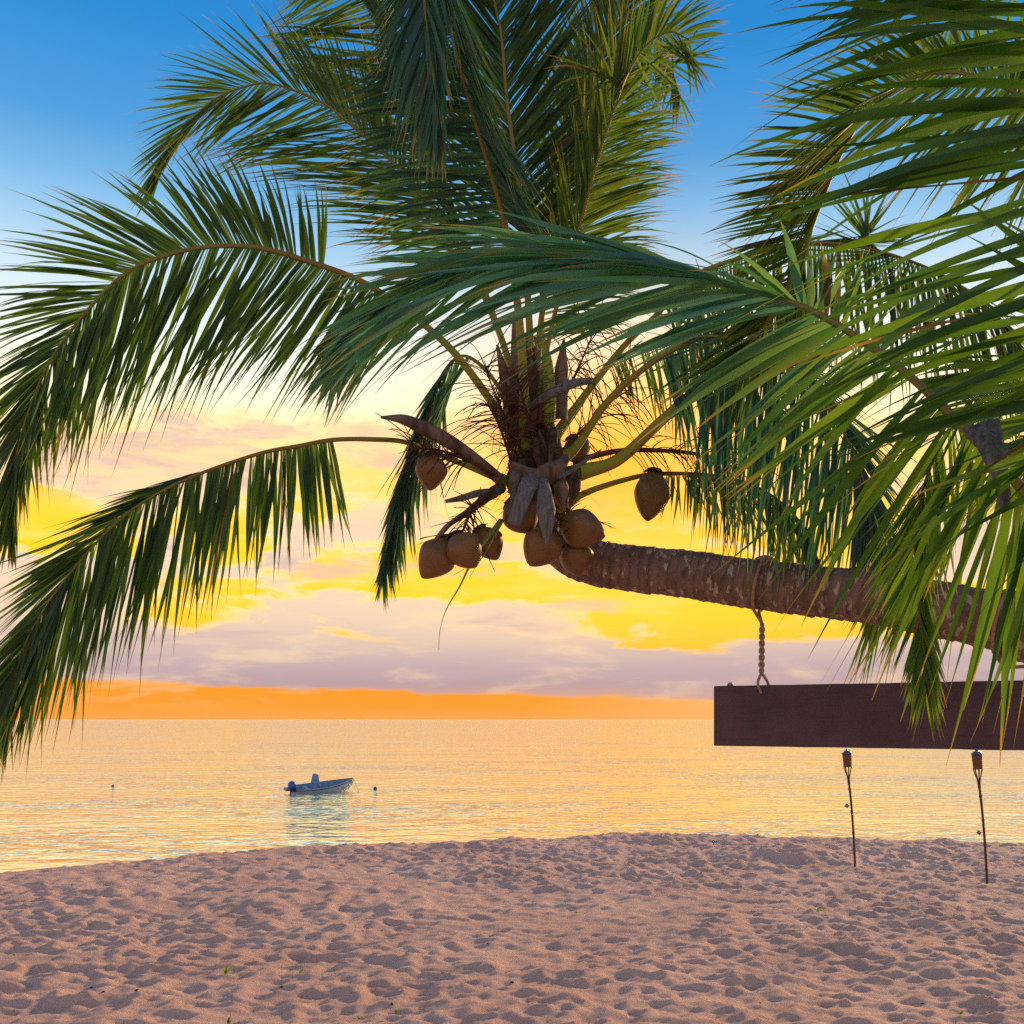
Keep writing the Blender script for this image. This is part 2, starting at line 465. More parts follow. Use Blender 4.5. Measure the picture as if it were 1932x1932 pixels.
def frond(root, pts, sideA, sideB, u0, r0=.024, r1=.004, wid=.036, step=.027, mat='leaf', grav=.35, wind=.12,
          seed=1, flip=.42, tone=(.2, .9), label=None, seg=7, jit=3.2, twist=.3, miss=.03, stalkmat='stalk', base_flare=1.5, dens=.62, wax=None, dead=.014):
    rng = random.Random(seed)
    P3 = [at(*p) for p in pts]
    sam, L = even(P3, step * dens)
    mb = MB()
    N = len(sam)
    us0 = next((s for _, u, s in sam if u >= u0), 0)
    for sgn, spec in ((1, sideA), (-1, sideB)):
        if not spec: continue
        gap = 0; clump = 0
        for i, (p, u, s) in enumerate(sam):
            if u < u0 or u < spec[0][0] - .001 or u > spec[-1][0] + .001: continue
            if gap > 0: gap -= 1; continue
            if rng.random() < miss: gap = rng.choice((0, 0, 1, 2)); continue
            ang, lp, dep = interp(spec, u)
            if i % 9 == 0: clump = rng.gauss(0, 2.5)
            a = math.radians(ang + rng.gauss(0, jit) + clump)
            Yd = p.y
            Ln = lp / W * Yd * rng.uniform(.90, 1.18)
            if rng.random() < .06: Ln *= rng.uniform(.45, .8)
            dep2 = dep + rng.gauss(0, .09)
            d = V((math.cos(a), dep2, math.sin(a))).normalized()
            t = (sam[min(i + 1, N - 1)][0] - sam[max(i - 1, 0)][0]).normalized()
            nrm = t.cross(d)
            if nrm.length < .2: nrm = V((0, -1, 0))
            nrm.normalize()
            if nrm.y > 0: nrm = -nrm
            nrm = Matrix.Rotation(rng.gauss(0, flip), 3, d) @ nrm
            bend = V((-wind, rng.uniform(-.12, .12), -grav)) * rng.uniform(.5, 1.5) + V((rng.gauss(0, .06), 0, rng.gauss(0, .05)))
            rr = r0 + (r1 - r0) * (s / L)
            ww = wid * (.78 if root is palm else .84) * rng.uniform(.65, 1.05) * min(1, .5 + Ln / .5)
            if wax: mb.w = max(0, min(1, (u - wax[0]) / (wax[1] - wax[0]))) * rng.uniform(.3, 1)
            leaflet(mb, p + d * (rr * .5), d, nrm, Ln, ww, bend, rng, seg, rng.uniform(*tone) if rng.random() > dead else 1.3, fold=rng.uniform(.2, .5),
                    twist=rng.gauss(0, twist), cut=rng.choice((1.1, 1.1, 1.1, .9)))
    fo = mb.build('palm_frond', M[mat], root)
    if label: fo['label'] = label
    st = MB()
    P = [q[0] for q in sam]
    rad = []
    for _, u, s in sam:
        f = s / L
        r = r0 + (r1 - r0) * f ** .5
        if f < .08: r *= 1 + (base_flare - 1) * (1 - f / .08)
        rad.append(r)
    tube(st, P[::2] + ([P[-1]] if (len(P) - 1) % 2 else []), rad[::2] + ([rad[-1]] if (len(rad) - 1) % 2 else []), 8, flat=.75,
         tts=[(s / L) for _, u, s in sam][::2] + ([1.0] if (len(P) - 1) % 2 else []))
    st.build('stalk', M[stalkmat], root, parent=fo)
    return fo

# ------------------------------------------------------------------ the leaning palm
palm = empty('palm_tree', (6.1, 4.85, ground(6.1, 4.85)),
             'coconut palm with a ringed trunk leaning low over the sand and coconuts under its crown', 'palm tree')
# trunk
tp = [V((6.12, 4.85, 1.35)), V((5.75, 4.86, 2.05)), V((4.95, 4.95, 2.95)), V((3.9, 5.05, 3.62)), at(2080, 1245, 5.12), at(1900, 1178, 5.3), at(1750, 1146, 5.52), at(1600, 1122, 5.8),
      at(1440, 1104, 6.1), at(1300, 1085, 6.36), at(1190, 1072, 6.52), at(1110, 1058, 6.62), at(1052, 1022, 6.66), at(1022, 965, 6.66), at(1012, 900, 6.66)]
sam, L = even(tp, .011)
mb = MB()
rngt = random.Random(3)
ringoff = [rngt.uniform(-.006, .006) for _ in range(400)]
def trunk_r(s):
    f = s / L
    r = .160 - .012 * min(1, f * 1.3)
    if f < .08: r += .09 * (1 - f / .08) ** 2
    if f > .93: r *= 1 - .25 * (f - .93) / .07
    k = s / .062; i = int(k); fr = k - i
    r += .0055 * (1 - fr) ** 2 - .003 + ringoff[i % 400] * .6
    return r
nz = [[rngt.gauss(0, .006) for _ in range(36)] for _ in range(len(sam))]
def wob(i, k):
    return 1 + nz[i][k] + .018 * math.sin(3 * k * 2 * math.pi / 36 + i * .05) + .012 * math.sin(5 * k * 2 * math.pi / 36 - i * .11)
tube(mb, [q[0] for q in sam], [trunk_r(q[2]) for q in sam], 36, wob=wob)
mb.build('trunk', M['bark'], palm)

C = 6.62
# label: (points, sideA, sideB, first leaflet index, options)
# big frond arching left
frond(palm, [(985, 850, 6.6), (925, 755, 6.5), (852, 660, 6.4), (765, 585, 6.3), (680, 530, 6.2), (581, 493, 6.1), (490, 468, 6.0), (402, 465, 5.95), (320, 480, 5.9), (245, 511, 5.85), (182, 567, 5.8), (105, 665, 5.75), (60, 760, 5.75), (30, 870, 5.75), (22, 1000, 5.75)],
      [(4.7, 92, 150, .1), (5, 96, 150, .1), (6, 112, 200, .1), (7, 128, 230, .15), (8, 146, 270, .2), (9, 163, 290, .2), (10, 182, 250, .2), (11, 208, 200, .2), (12, 232, 190, .2), (13, 250, 150, .2), (14, 262, 90, .1)],
      [(3, 243, 260, -.35), (4, 243, 290, -.35), (5, 240, 330, -.35), (6, 249, 370, -.35), (7, 256, 390, -.35), (8, 261, 390, -.3), (9, 264, 390, -.3), (10, 267, 320, -.3), (11, 271, 230, -.2), (12, 274, 190, -.2), (13, 276, 150, -.2), (14, 270, 80, 0)],
      2.8, r0=0.0400, wid=.036, step=.019, seed=11, grav=.16, wind=.1, tone=(.1, .75), label='long frond arching far to the left with its lower leaflets hanging like a curtain')
# low frond at the left
frond(palm, [(950, 905, 6.5), (936, 900, 6.45), (852, 867, 6.35), (768, 835, 6.3), (700, 829, 6.2), (628, 830, 6.15), (560, 842, 6.1), (500, 853, 6.05), (420, 878, 6.0), (350, 905, 5.95), (300, 930, 5.9), (245, 965, 5.9), (200, 1005, 5.85), (150, 1060, 5.85), (100, 1125, 5.8), (60, 1190, 5.8), (25, 1270, 5.8), (5, 1350, 5.8)],
      [(8.2, 196, 90, .3), (9, 197, 140, .3), (10, 199, 210, .3), (11, 202, 260, .3), (12, 206, 250, .3), (13, 211, 230, .3), (14, 217, 190, .3), (15, 224, 150, .2), (16, 232, 120, .2), (17, 245, 80, .1)],
      [(5, 283, 180, -.2), (5.6, 274, 205, -.25), (7, 268, 250, -.25), (8, 267, 280, -.25), (9, 266, 315, -.25), (11, 263, 335, -.25), (13, 262, 340, -.25), (14, 263, 300, -.2), (15, 265, 250, -.2), (16, 266, 190, -.1), (17, 266, 100, 0)],
      5, r0=0.0325, wid=.036, step=.0185, seed=12, grav=.06, wind=.03, tone=(.05, .6), label='low frond drooping to the left edge above the sea')
# upper left
frond(palm, [(990, 800, 6.7), (950, 650, 6.8), (895, 520, 6.9), (845, 430, 7.0), (790, 360, 7.1), (730, 295, 7.2), (665, 238, 7.25), (612, 196, 7.3), (525, 161, 7.3), (472, 161, 7.3), (402, 189, 7.3), (350, 238, 7.3), (322, 280, 7.3), (303, 325, 7.3)],
      [(3.5, 78, 190, .2), (4, 84, 210, .2), (5, 96, 230, .2), (6, 106, 235, .2), (7, 116, 225, .2), (8, 136, 200, .2), (9, 153, 185, .2), (10, 180, 150, .2), (11, 208, 125, .2), (12, 222, 110, .2), (13, 238, 90, .1)],
      [(2.6, 178, 240, -.2), (3.5, 180, 270, -.25), (4, 183, 290, -.25), (5, 190, 290, -.25), (6, 199, 280, -.25), (7, 212, 250, -.25), (8, 224, 220, -.2), (9, 230, 185, -.2), (10, 238, 150, -.2), (11, 245, 110, -.1), (12, 248, 100, -.1), (13, 246, 80, 0)],
      2.5, r0=0.0350, wid=.030, step=.026, seed=13, grav=.12, wind=.1, tone=(.1, .8), label='upper left frond curling over against the blue sky')
# upright centre frond
frond(palm, [(1005, 850, 6.62), (1004, 720, 6.65), (998, 600, 6.7), (985, 400, 6.75), (960, 217, 6.8), (955, 175, 6.8), (946, 70, 6.85), (932, 0, 6.9), (912, -110, 6.9), (880, -240, 6.8), (835, -340, 6.6)],
      [(2.6, 140, 210, .1), (3, 136, 260, .1), (4, 130, 280, .1), (7, 122, 260, .1), (9, 135, 200, .1), (10, 180, 140, 0)],
      [(2.6, 40, 210, .1), (3, 46, 260, .1), (4, 55, 290, .1), (7, 58, 260, .1), (9, 60, 200, .1), (10, 90, 140, 0)],
      2.5, r0=0.0400, wid=.036, step=.020, seed=14, grav=.1, wind=.06, tone=(0, .4), label='upright dark frond rising from the middle of the crown')
# centre frond bending over with its tip hanging in front
frond(palm, [(992, 850, 6.5), (988, 720, 6.4), (975, 560, 6.3), (950, 410, 6.2), (929, 332, 6.15), (908, 262, 6.1), (887, 192, 6.05), (858, 80, 5.95), (838, -20, 5.8), (822, -90, 5.6), (805, -90, 5.35), (800, -10, 5.2), (810, 90, 5.15), (822, 180, 5.1), (832, 240, 5.1)],
      [(2.6, 178, 220, .1), (3, 180, 260, .1), (4, 176, 290, .1), (5, 174, 270, .1), (6, 178, 230, 0), (7, 200, 200, -.1), (8, 225, 190, -.2), (9, 235, 200, -.2), (10, 240, 210, -.2), (11, 245, 200, -.1), (12, 252, 190, -.1), (13, 260, 150, 0), (14, 268, 90, 0)],
      [(3, 318, 130, -.4), (4, 310, 190, -.4), (5, 304, 220, -.4), (6, 300, 230, -.4), (7, 300, 230, -.3), (8, 296, 230, -.3), (9, 290, 230, -.3), (10, 285, 220, -.2), (11, 280, 210, -.1), (12, 277, 180, -.1), (13, 274, 140, 0), (14, 270, 90, 0)],
      2.5, r0=0.0425, wid=.036, step=.021, seed=15, grav=.35, wind=.0, mat='leaf_blue', tone=(.1, .9), label='bluish frond folded over at the top, its tip hanging straight down')
# right of the top
frond(palm, [(1012, 845, 6.7), (1014, 700, 6.75), (1022, 600, 6.8), (1045, 460, 6.9), (1076, 350, 7.0), (1107, 210, 7.1), (1146, 87, 7.15), (1188, 0, 7.2), (1240, -90, 7.2), (1310, -160, 7.2)],
      [(2.2, 110, 120, .2), (4, 108, 170, .2), (6, 100, 170, .2), (9, 80, 120, .2)],
      [(1.6, 12, 170, -.1), (2.5, 22, 200, -.1), (3, 28, 220, -.1), (4, 33, 230, -.1), (5, 38, 190, -.1), (6, 40, 160, -.1), (9, 20, 120, -.1)],
      1.6, r0=0.0350, wid=.030, step=.021, seed=16, grav=.38, wind=-.05, tone=(.3, 1), label='frond leaning up to the right with fine leaflet tips fraying against the sky')
frond(palm, [(1015, 845, 6.6), (1022, 720, 6.55), (1045, 600, 6.5), (1072, 500, 6.45), (1098, 410, 6.4), (1122, 320, 6.35), (1150, 230, 6.3), (1180, 150, 6.25), (1215, 90, 6.2), (1262, 60, 6.2), (1300, 75, 6.2)],
      [(2.5, 100, 120, -.2), (4, 96, 190, -.2), (6, 92, 170, -.2), (8, 75, 120, -.2), (10, 20, 80, 0)],
      [(1.8, 0, 140, -.1), (3, 18, 170, -.1), (4, 24, 170, -.1), (6, 20, 150, -.1), (8, 350, 130, -.1), (9, 310, 130, 0), (10, 280, 110, 0)],
      1.8, r0=0.0275, wid=.026, step=.024, seed=17, grav=.45, wind=-.05, tone=(.35, 1))
# far top right, curled tip
frond(palm, [(1010, 830, 6.9), (1020, 650, 7.1), (1035, 450, 7.3), (1062, 240, 7.5), (1110, 100, 7.6), (1170, 40, 7.7), (1228, 55, 7.7), (1262, 115, 7.7), (1282, 180, 7.7)],
      [(3, 120, 160, .2), (4, 95, 170, .2), (5, 75, 165, .2), (6, 40, 150, .2), (7, 0, 120, .1), (8, 300, 70, 0)],
      [(2.5, 0, 160, 0), (3, 350, 170, -.1), (4, 320, 170, -.2), (5, 290, 150, -.2), (6, 262, 120, -.2), (7, 255, 100, -.1), (8, 265, 60, 0)],
      2.5, r0=0.0300, wid=.026, step=.027, seed=18, grav=.15, wind=0, tone=(.2, .9))
# behind, left of the top, fills the crown
frond(palm, [(1000, 830, 6.8), (960, 680, 7.0), (905, 520, 7.2), (850, 380, 7.4), (800, 240, 7.6), (752, 110, 7.7), (705, 10, 7.8), (650, -70, 7.8), (590, -110, 7.8)],
      [(2.2, 120, 180, .2), (3, 112, 230, .2), (5, 108, 240, .2), (6, 118, 220, .2), (8, 160, 120, .1)],
      [(2, 178, 220, -.1), (3, 172, 240, -.1), (4, 160, 240, -.1), (5, 178, 240, -.1), (6, 205, 210, -.1), (8, 235, 120, 0)],
      2, r0=0.0325, wid=.030, step=.026, seed=19, grav=.12, wind=.08, tone=(.2, .9))
# hanging frond seen edge-on, left of the coconuts
frond(palm, [(990, 830, 6.8), (950, 745, 6.95), (908, 690, 7.1), (868, 672, 7.25), (832, 710, 7.35), (800, 790, 7.4), (772, 870, 7.4), (748, 970, 7.4), (722, 1080, 7.4)],
      [(3.2, 236, 120, .1), (4, 248, 150, .1), (5, 250, 160, 0), (6, 252, 140, 0), (7, 256, 110, 0), (8, 258, 60, 0)],
      [(2.4, 240, 150, -.2), (3.2, 256, 180, -.2), (4, 264, 190, -.2), (5, 268, 190, -.1), (6, 268, 160, 0), (7, 272, 120, 0), (8, 276, 70, 0)],
      2.4, r0=0.0275, wid=.032, step=.020, seed=20, grav=.05, wind=0, mat='leaf_blue', tone=(.2, 1), flip=.7, jit=3, label='narrow frond hanging straight down behind the left coconuts')
# right arch behind
frond(palm, [(1030, 850, 6.7), (1070, 790, 6.75), (1120, 724, 6.8), (1180, 650, 6.85), (1243, 590, 6.9), (1300, 525, 6.9), (1400, 485, 6.85), (1480, 464, 6.8), (1580, 460, 6.75), (1680, 480, 6.7), (1780, 520, 6.65), (1860, 580, 6.6), (1932, 680, 6.6), (1980, 800, 6.6)],
      [(4.5, 30, 90, .3), (6, 22, 120, .3), (8, 8, 170, .3), (10, 340, 170, .3), (12, 310, 150, .3), (13, 285, 100, .1)],
      [(4.2, 285, 130, -.2), (5, 278, 190, -.2), (6, 270, 260, -.2), (7, 268, 280, -.2), (8, 272, 300, -.2), (10, 276, 300, -.2), (12, 276, 250, -.2), (13, 274, 140, 0)],
      4.2, r0=0.0350, wid=.032, step=.024, seed=21, grav=.08, wind=.05, tone=(.1, .7), label='frond arching over to the right behind the nearer leaves')
# right, drooping curtain
frond(palm, [(1035, 870, 6.55), (1081, 850, 6.5), (1139, 767, 6.4), (1193, 713, 6.3), (1265, 662, 6.2), (1338, 636, 6.1), (1420, 650, 6.0), (1500, 700, 5.95), (1570, 780, 5.9), (1620, 880, 5.9), (1650, 990, 5.9)],
      [(4, 20, 110, .3), (5, 10, 170, .3), (6, 350, 220, .3), (7, 330, 240, .3), (9, 300, 200, .2), (10, 280, 110, 0)],
      [(3.7, 285, 150, -.2), (4.4, 274, 300, -.2), (5, 268, 370, -.2), (6, 264, 420, -.2), (7, 262, 410, -.2), (8, 261, 340, -.2), (9, 262, 260, -.1), (10, 265, 130, 0)],
      3.7, r0=0.0425, wid=.034, step=.0205, seed=22, grav=.05, wind=.06, mat='leaf_blue', tone=(0, .75), label='dark frond whose leaflets hang in a curtain over the right part of the trunk')
# right, rising then arching at the upper right
frond(palm, [(1045, 905, 6.5), (1100, 890, 6.45), (1167, 867, 6.4), (1247, 795, 6.25), (1330, 720, 6.1), (1420, 640, 5.9), (1485, 545, 5.75), (1540, 400, 5.6), (1590, 280, 5.5), (1650, 195, 5.4), (1730, 146, 5.3), (1820, 140, 5.2), (1932, 185, 5.15), (2030, 270, 5.1), (2090, 380, 5.1)],
      [(4.6, 200, 120, .1), (5.2, 212, 150, 0), (6, 210, 170, 0), (6.5, 203, 180, 0), (7, 190, 190, 0), (8, 176, 200, 0), (8.6, 165, 190, .1), (9, 155, 170, .1), (10, 130, 140, .2), (11, 110, 140, .2), (12, 70, 140, .2), (14, 0, 120, .1)],
      [(4.6, 265, 150, -.1), (5.5, 262, 180, -.1), (6, 275, 170, -.1), (7, 250, 210, -.2), (8, 225, 280, -.25), (9, 216, 330, -.25), (10, 218, 350, -.25), (11, 224, 360, -.25), (12, 236, 330, -.25), (13, 250, 260, -.2), (14, 270, 140, 0)],
      4.6, r0=.060, wid=.032, step=.019, seed=23, grav=.2, wind=.12, tone=(.25, 1), label='frond with a stout stem climbing to the upper right and folding over')
# low right, nearly level
frond(palm, [(1055, 960, 6.55), (1105, 930, 6.5), (1180, 905, 6.5), (1244, 894, 6.5), (1350, 898, 6.5), (1440, 925, 6.5), (1510, 985, 6.5), (1550, 1070, 6.5)],
      [(3.4, 300, 60, .2), (4, 300, 100, .2), (5, 295, 130, .2), (6, 285, 120, .1), (7, 275, 70, 0)],
      [(3.0, 262, 70, -.2), (3.6, 268, 100, -.2), (4, 270, 140, -.2), (5, 268, 170, -.2), (6, 266, 150, -.1), (7, 266, 80, 0)],
      3.0, r0=0.0325, wid=.028, step=.025, seed=24, grav=.05, wind=.03, tone=(.2, .9), label='short low frond running level to the right over a single coconut')
# right mid, thin, behind the flower stalks
frond(palm, [(1030, 860, 6.85), (1085, 780, 7.0), (1150, 690, 7.15), (1230, 650, 7.3), (1320, 650, 7.4), (1400, 690, 7.5), (1460, 760, 7.5), (1490, 850, 7.5)],
      [(2, 40, 60, .2), (3, 15, 110, .2), (5, 330, 150, .2), (7, 285, 90, 0)],
      [(2, 290, 80, -.1), (3, 278, 180, -.1), (4, 270, 230, -.1), (5, 265, 240, -.1), (6, 262, 200, 0), (7, 265, 110, 0)],
      2, r0=0.0225, wid=.026, step=.030, seed=25, grav=.1, wind=.05, tone=(.3, 1), miss=.08)

# ---- crown heart: fibre sheath
mb = MB()
heart = [at(1014, 1000, 6.62), at(1012, 940, 6.62), at(1012, 880, 6.62), at(1014, 820, 6.64), at(1008, 760, 6.66), at(1000, 700, 6.7), at(996, 640, 6.74)]
sam, L = even(heart, .02)
rr = random.Random(5)
tube(mb, [q[0] for q in sam], [.13 + .075 * math.exp(-((q[2] - .38) / .22) ** 2) - .075 * q[2] / L for q in sam], 30, wob=lambda i, k: 1 + .13 * math.sin(k * 2.1 + i * .5) * math.sin(i * .31 + k) + rr.gauss(0, .05))
fs_o = mb.build('fibre_sheath', M['fibre'], palm)
def strands(pts_fn, n, lo, hi, rad, mat, name, seed, parent=None, sides=4, droop=.3, wig=.25, seg=7):
    rng = random.Random(seed); mb = MB()
    for i in range(n):
        p, d = pts_fn(rng); Ln = rng.uniform(lo, hi); st = Ln / seg; P = [p.copy()]
        for k in range(seg):
            d = (d + V((rng.gauss(0, wig), rng.gauss(0, wig), rng.gauss(0, wig) - droop)) * (1 / seg)).normalized()
            p = p + d * st; P.append(p.copy())
        tube(mb, P, [rad * (1 - .75 * k / seg) for k in range(seg + 1)], sides, cap=False)
    return mb.build(name, M[mat], palm, parent=parent)
def from_heart(rng):
    px = rng.gauss(1005, 32); py = rng.uniform(690, 960)
    a = rng.uniform(0, 2 * math.pi)
    return at(px, py, 6.5 + rng.uniform(-.06, .06)), V((math.cos(a), -.25, math.sin(a) * .8 + .2)).normalized()
strands(from_heart, 520, .06, .24, .0022, 'fibre', 'loose_fibre', 31, parent=fs_o, droop=.5)

STRIPS = []
rngf = random.Random(61)
for k in range(9):
    x = 960 + k * 13 + rngf.uniform(-6, 6); y0 = rngf.uniform(780, 900); up = rngf.choice((-1, -1, 1))
    ln = rngf.uniform(50, 100); sl_ = rngf.uniform(-26, 26)
    STRIPS.append(([(x, y0, 6.42), (x + sl_ * .4, y0 + up * ln * .4, 6.34), (x + sl_, y0 + up * ln, 6.32)], [16, rngf.uniform(14, 22), 2]))

# ---- flower stalks: a stem and many fine branches
def flower(stem, brs, n, lo, hi, seed, r=.010, spread=.9, fwd=.7, rad=.0038, droop=.35):
    P3 = [at(*p) for p in stem]
    sam, L = even(P3, .02)
    mb = MB(); tube(mb, [q[0] for q in sam], [r * (1 - .6 * q[2] / L) for q in sam], 7)
    rng = random.Random(seed); N = len(sam)
    for i in range(n):
        j = int(N * (brs + (1 - brs) * (i + rng.random()) / n)); j = min(j, N - 2)
        t = (sam[j + 1][0] - sam[j][0]).normalized()
        a = rng.uniform(0, 2 * math.pi); o = t.orthogonal().normalized(); b = t.cross(o)
        d = (t * fwd + (o * math.cos(a) + b * math.sin(a)) * spread).normalized()
        Ln = rng.uniform(lo, hi); p = sam[j][0].copy(); P = [p]; seg = 8
        for k in range(seg):
            d = (d + V((rng.gauss(0, .3), rng.gauss(0, .2), rng.gauss(0, .3) - droop)) * (1 / seg) * 1.4).normalized()
            p = p + d * (Ln / seg); P.append(p.copy())
        tube(mb, P, [rad * (1.15 - .6 * k / seg) for k in range(seg + 1)], 4, cap=False)
    return mb.build('flower_stalk', M['twig'], palm)
flower([(990, 860, 6.4), (950, 780, 6.3), (925, 720, 6.25), (915, 690, 6.25)], .1, 46, .18, .42, 41, droop=.5)
flower([(965, 870, 6.35), (940, 800, 6.2), (918, 760, 6.15)], .05, 44, .2, .45, 42, spread=1.2, droop=.6)
flower([(1000, 800, 6.35), (985, 745, 6.25), (972, 700, 6.2)], .05, 40, .12, .3, 43, spread=1.2)
flower([(940, 900, 6.3), (880, 868, 6.15), (830, 850, 6.1), (775, 845, 6.05)], .35, 60, .12, .34, 44, r=.014, spread=1.0, droop=.5)
flower([(1060, 850, 6.7), (1110, 800, 6.8), (1150, 760, 6.85), (1195, 730, 6.9)], .15, 60, .2, .5, 45, r=.011, spread=1.0, droop=.7)
flower([(1080, 872, 6.45), (1160, 852, 6.4), (1240, 850, 6.4), (1320, 858, 6.4), (1390, 885, 6.4)], .3, 50, .15, .4, 46, r=.021, droop=.8)
flower([(930, 925, 6.25), (895, 955, 6.1), (880, 985, 6.05), (870, 1010, 6.05)], .45, 40, .12, .34, 47, r=.016, spread=1.3, droop=.1)
flower([(1060, 945, 6.3), (1075, 965, 6.2), (1090, 985, 6.15)], .3, 26, .08, .26, 48, r=.012, spread=1.3, droop=.1)
flower([(1040, 800, 6.75), (1080, 720, 6.85), (1110, 650, 6.95), (1130, 600, 7.0)], .2, 50, .2, .5, 49, r=.010, spread=.9, droop=.8)
# stout old bunch stalk on the lower left
mb = MB(); sam, L = even([at(945, 920, 6.4), at(918, 938, 6.3), at(884, 965, 6.15), at(845, 992, 6.05), at(822, 1022, 6.0), at(812, 1050, 6.0)], .02)
tube(mb, [q[0] for q in sam], [.040 - .024 * min(1, q[2] / L * 1.6) for q in sam], 12, wob=lambda i, k: 1 + .06 * math.sin(k * 2 + i))
mb.build('bunch_stalk', M['dry'], palm)

# ---- sheaths and spathes
def blade(pts, widths, mat, name, curl=.5, facing=V((0, -1, 0)), thick=.006, label=None, cols=7):
    P3 = [at(*p) for p in pts]
    sam, L = even(P3, .012)
    us = [q[1] for q in sam]; P = [q[0] for q in sam]
    vs = []; fs = []; mb = MB(); N = len(P)
    for i, p in enumerate(P):
        t = (P[min(i + 1, N - 1)] - P[max(0, i - 1)]).normalized()
        sd = t.cross(facing).normalized(); nn = sd.cross(t)
        k = int(us[i]); k = min(k, len(widths) - 2); f = us[i] - k
        w = widths[k] + (widths[k + 1] - widths[k]) * f
        w = w / W * p.y
        for c in range(cols):
            a = (c / (cols - 1) - .5) * 2
            ang = a * curl * 1.5
            vs.append(p + sd * (math.sin(ang) / max(math.sin(curl * 1.5), .3) * w * .5) - nn * ((1 - math.cos(ang)) * w * .5))
    for i in range(N - 1):
        for c in range(cols - 1):
            a = i * cols + c; fs.append((a, a + 1, a + cols + 1, a + cols))
    mb.add(vs, fs)
    o = mb.build(name, M[mat], palm)
    so = o.modifiers.new('thickness', 'SOLIDIFY'); so.thickness = thick; so.offset = 0
    if label: o['label'] = label
    return o
blade([(945, 905, 6.3), (900, 868, 6.2), (850, 833, 6.1), (800, 806, 6.05), (760, 790, 6.0), (718, 787, 6.0)], [20, 22, 26, 25, 18, 3], 'dry', 'spathe', .8, label='brown boat-shaped spathe pointing left')
blade([(1026, 893, 6.2), (1027, 920, 6.0), (1030, 955, 5.92), (1032, 990, 5.9), (1031, 1028, 5.9)], [14, 26, 36, 26, 2], 'greydry', 'dry_bract', .9, label='grey spindle-shaped bract hanging over the coconuts')
blade([(1015, 898, 6.2), (1000, 910, 6.02), (985, 945, 5.95), (968, 990, 5.93)], [30, 34, 30, 26], 'greydry', 'dead_leaf_strip', .25, label='pale grey-green strip hanging from the crown')
blade([(962, 872, 6.3), (1010, 896, 6.18), (1050, 880, 6.2), (1072, 858, 6.3)], [10, 40, 38, 12], 'dry', 'dead_sheath', 1.0, label='brown curled sheath below the fronds')
blade([(998, 768, 6.3), (1040, 740, 6.2), (1080, 722, 6.2), (1120, 716, 6.25)], [12, 18, 17, 10], 'greydry', 'dry_bract', .9)
blade([(1058, 790, 6.6), (1058, 730, 6.62), (1060, 690, 6.64), (1064, 640, 6.66)], [26, 26, 24, 3], 'dry', 'spathe', .8)
blade([(970, 840, 6.45), (962, 760, 6.45), (950, 700, 6.45), (938, 650, 6.45)], [20, 26, 18, 3], 'dry', 'spathe', .7)
blade([(985, 790, 6.52), (978, 720, 6.55), (975, 660, 6.6), (972, 600, 6.65)], [40, 30, 22, 10], 'dry', 'spathe', .9)
blade([(1034, 800, 6.5), (1036, 740, 6.5), (1032, 680, 6.52), (1024, 630, 6.55)], [26, 26, 20, 3], 'stalk', 'young_sheath', .9)
blade([(945, 925, 6.3), (905, 930, 6.2), (870, 940, 6.15), (840, 946, 6.15)], [10, 14, 12, 6], 'greydry', 'dead_leaf_strip', .4)
blade([(975, 880, 6.25), (970, 910, 6.15), (966, 950, 6.1)], [20, 20, 5], 'dry', 'dead_sheath', .6)
blade([(1050, 895, 6.3), (1060, 920, 6.2), (1068, 960, 6.2)], [26, 26, 8], 'dry', 'dead_sheath', .7)
blade([(1085, 880, 6.4), (1080, 920, 6.35), (1070, 955, 6.35)], [26, 30, 10], 'fibre', 'dead_sheath', .7)
blade([(1040, 905, 6.25), (1075, 890, 6.15), (1110, 865, 6.1), (1135, 848, 6.05)], [8, 8, 7, 2], 'greydry', 'dead_leaf_strip', .3)
for q_, w_ in STRIPS: blade(q_, w_, 'fibre', 'torn_fibre', .7, thick=.004)
# long grassy strip with a tail
mb = MB()
for k, (ox, oy) in enumerate(((0, 0), (-9, 6), (7, 10))):
    q = [(947 + ox * .3, 980, 6.0), (915 + ox, 1022 + oy, 5.95), (888 + ox, 1064 + oy, 5.92)] + ([(868, 1105, 5.92), (842, 1150, 5.95), (830, 1190, 5.97), (828, 1226, 6.0)] if k == 0 else [(872 + ox * 2, 1080 + oy, 5.9)])
    sam, L = even([at(*p) for p in q], .02)
    tube(mb, [s[0] for s in sam], [(.016 if k == 0 else .012) * max(.12, 1 - (s[2] / L) ** .7) for s in sam], 6, flat=.25, tone=.9)
mb.build('hanging_leaf_strip', M['sprig'], palm)

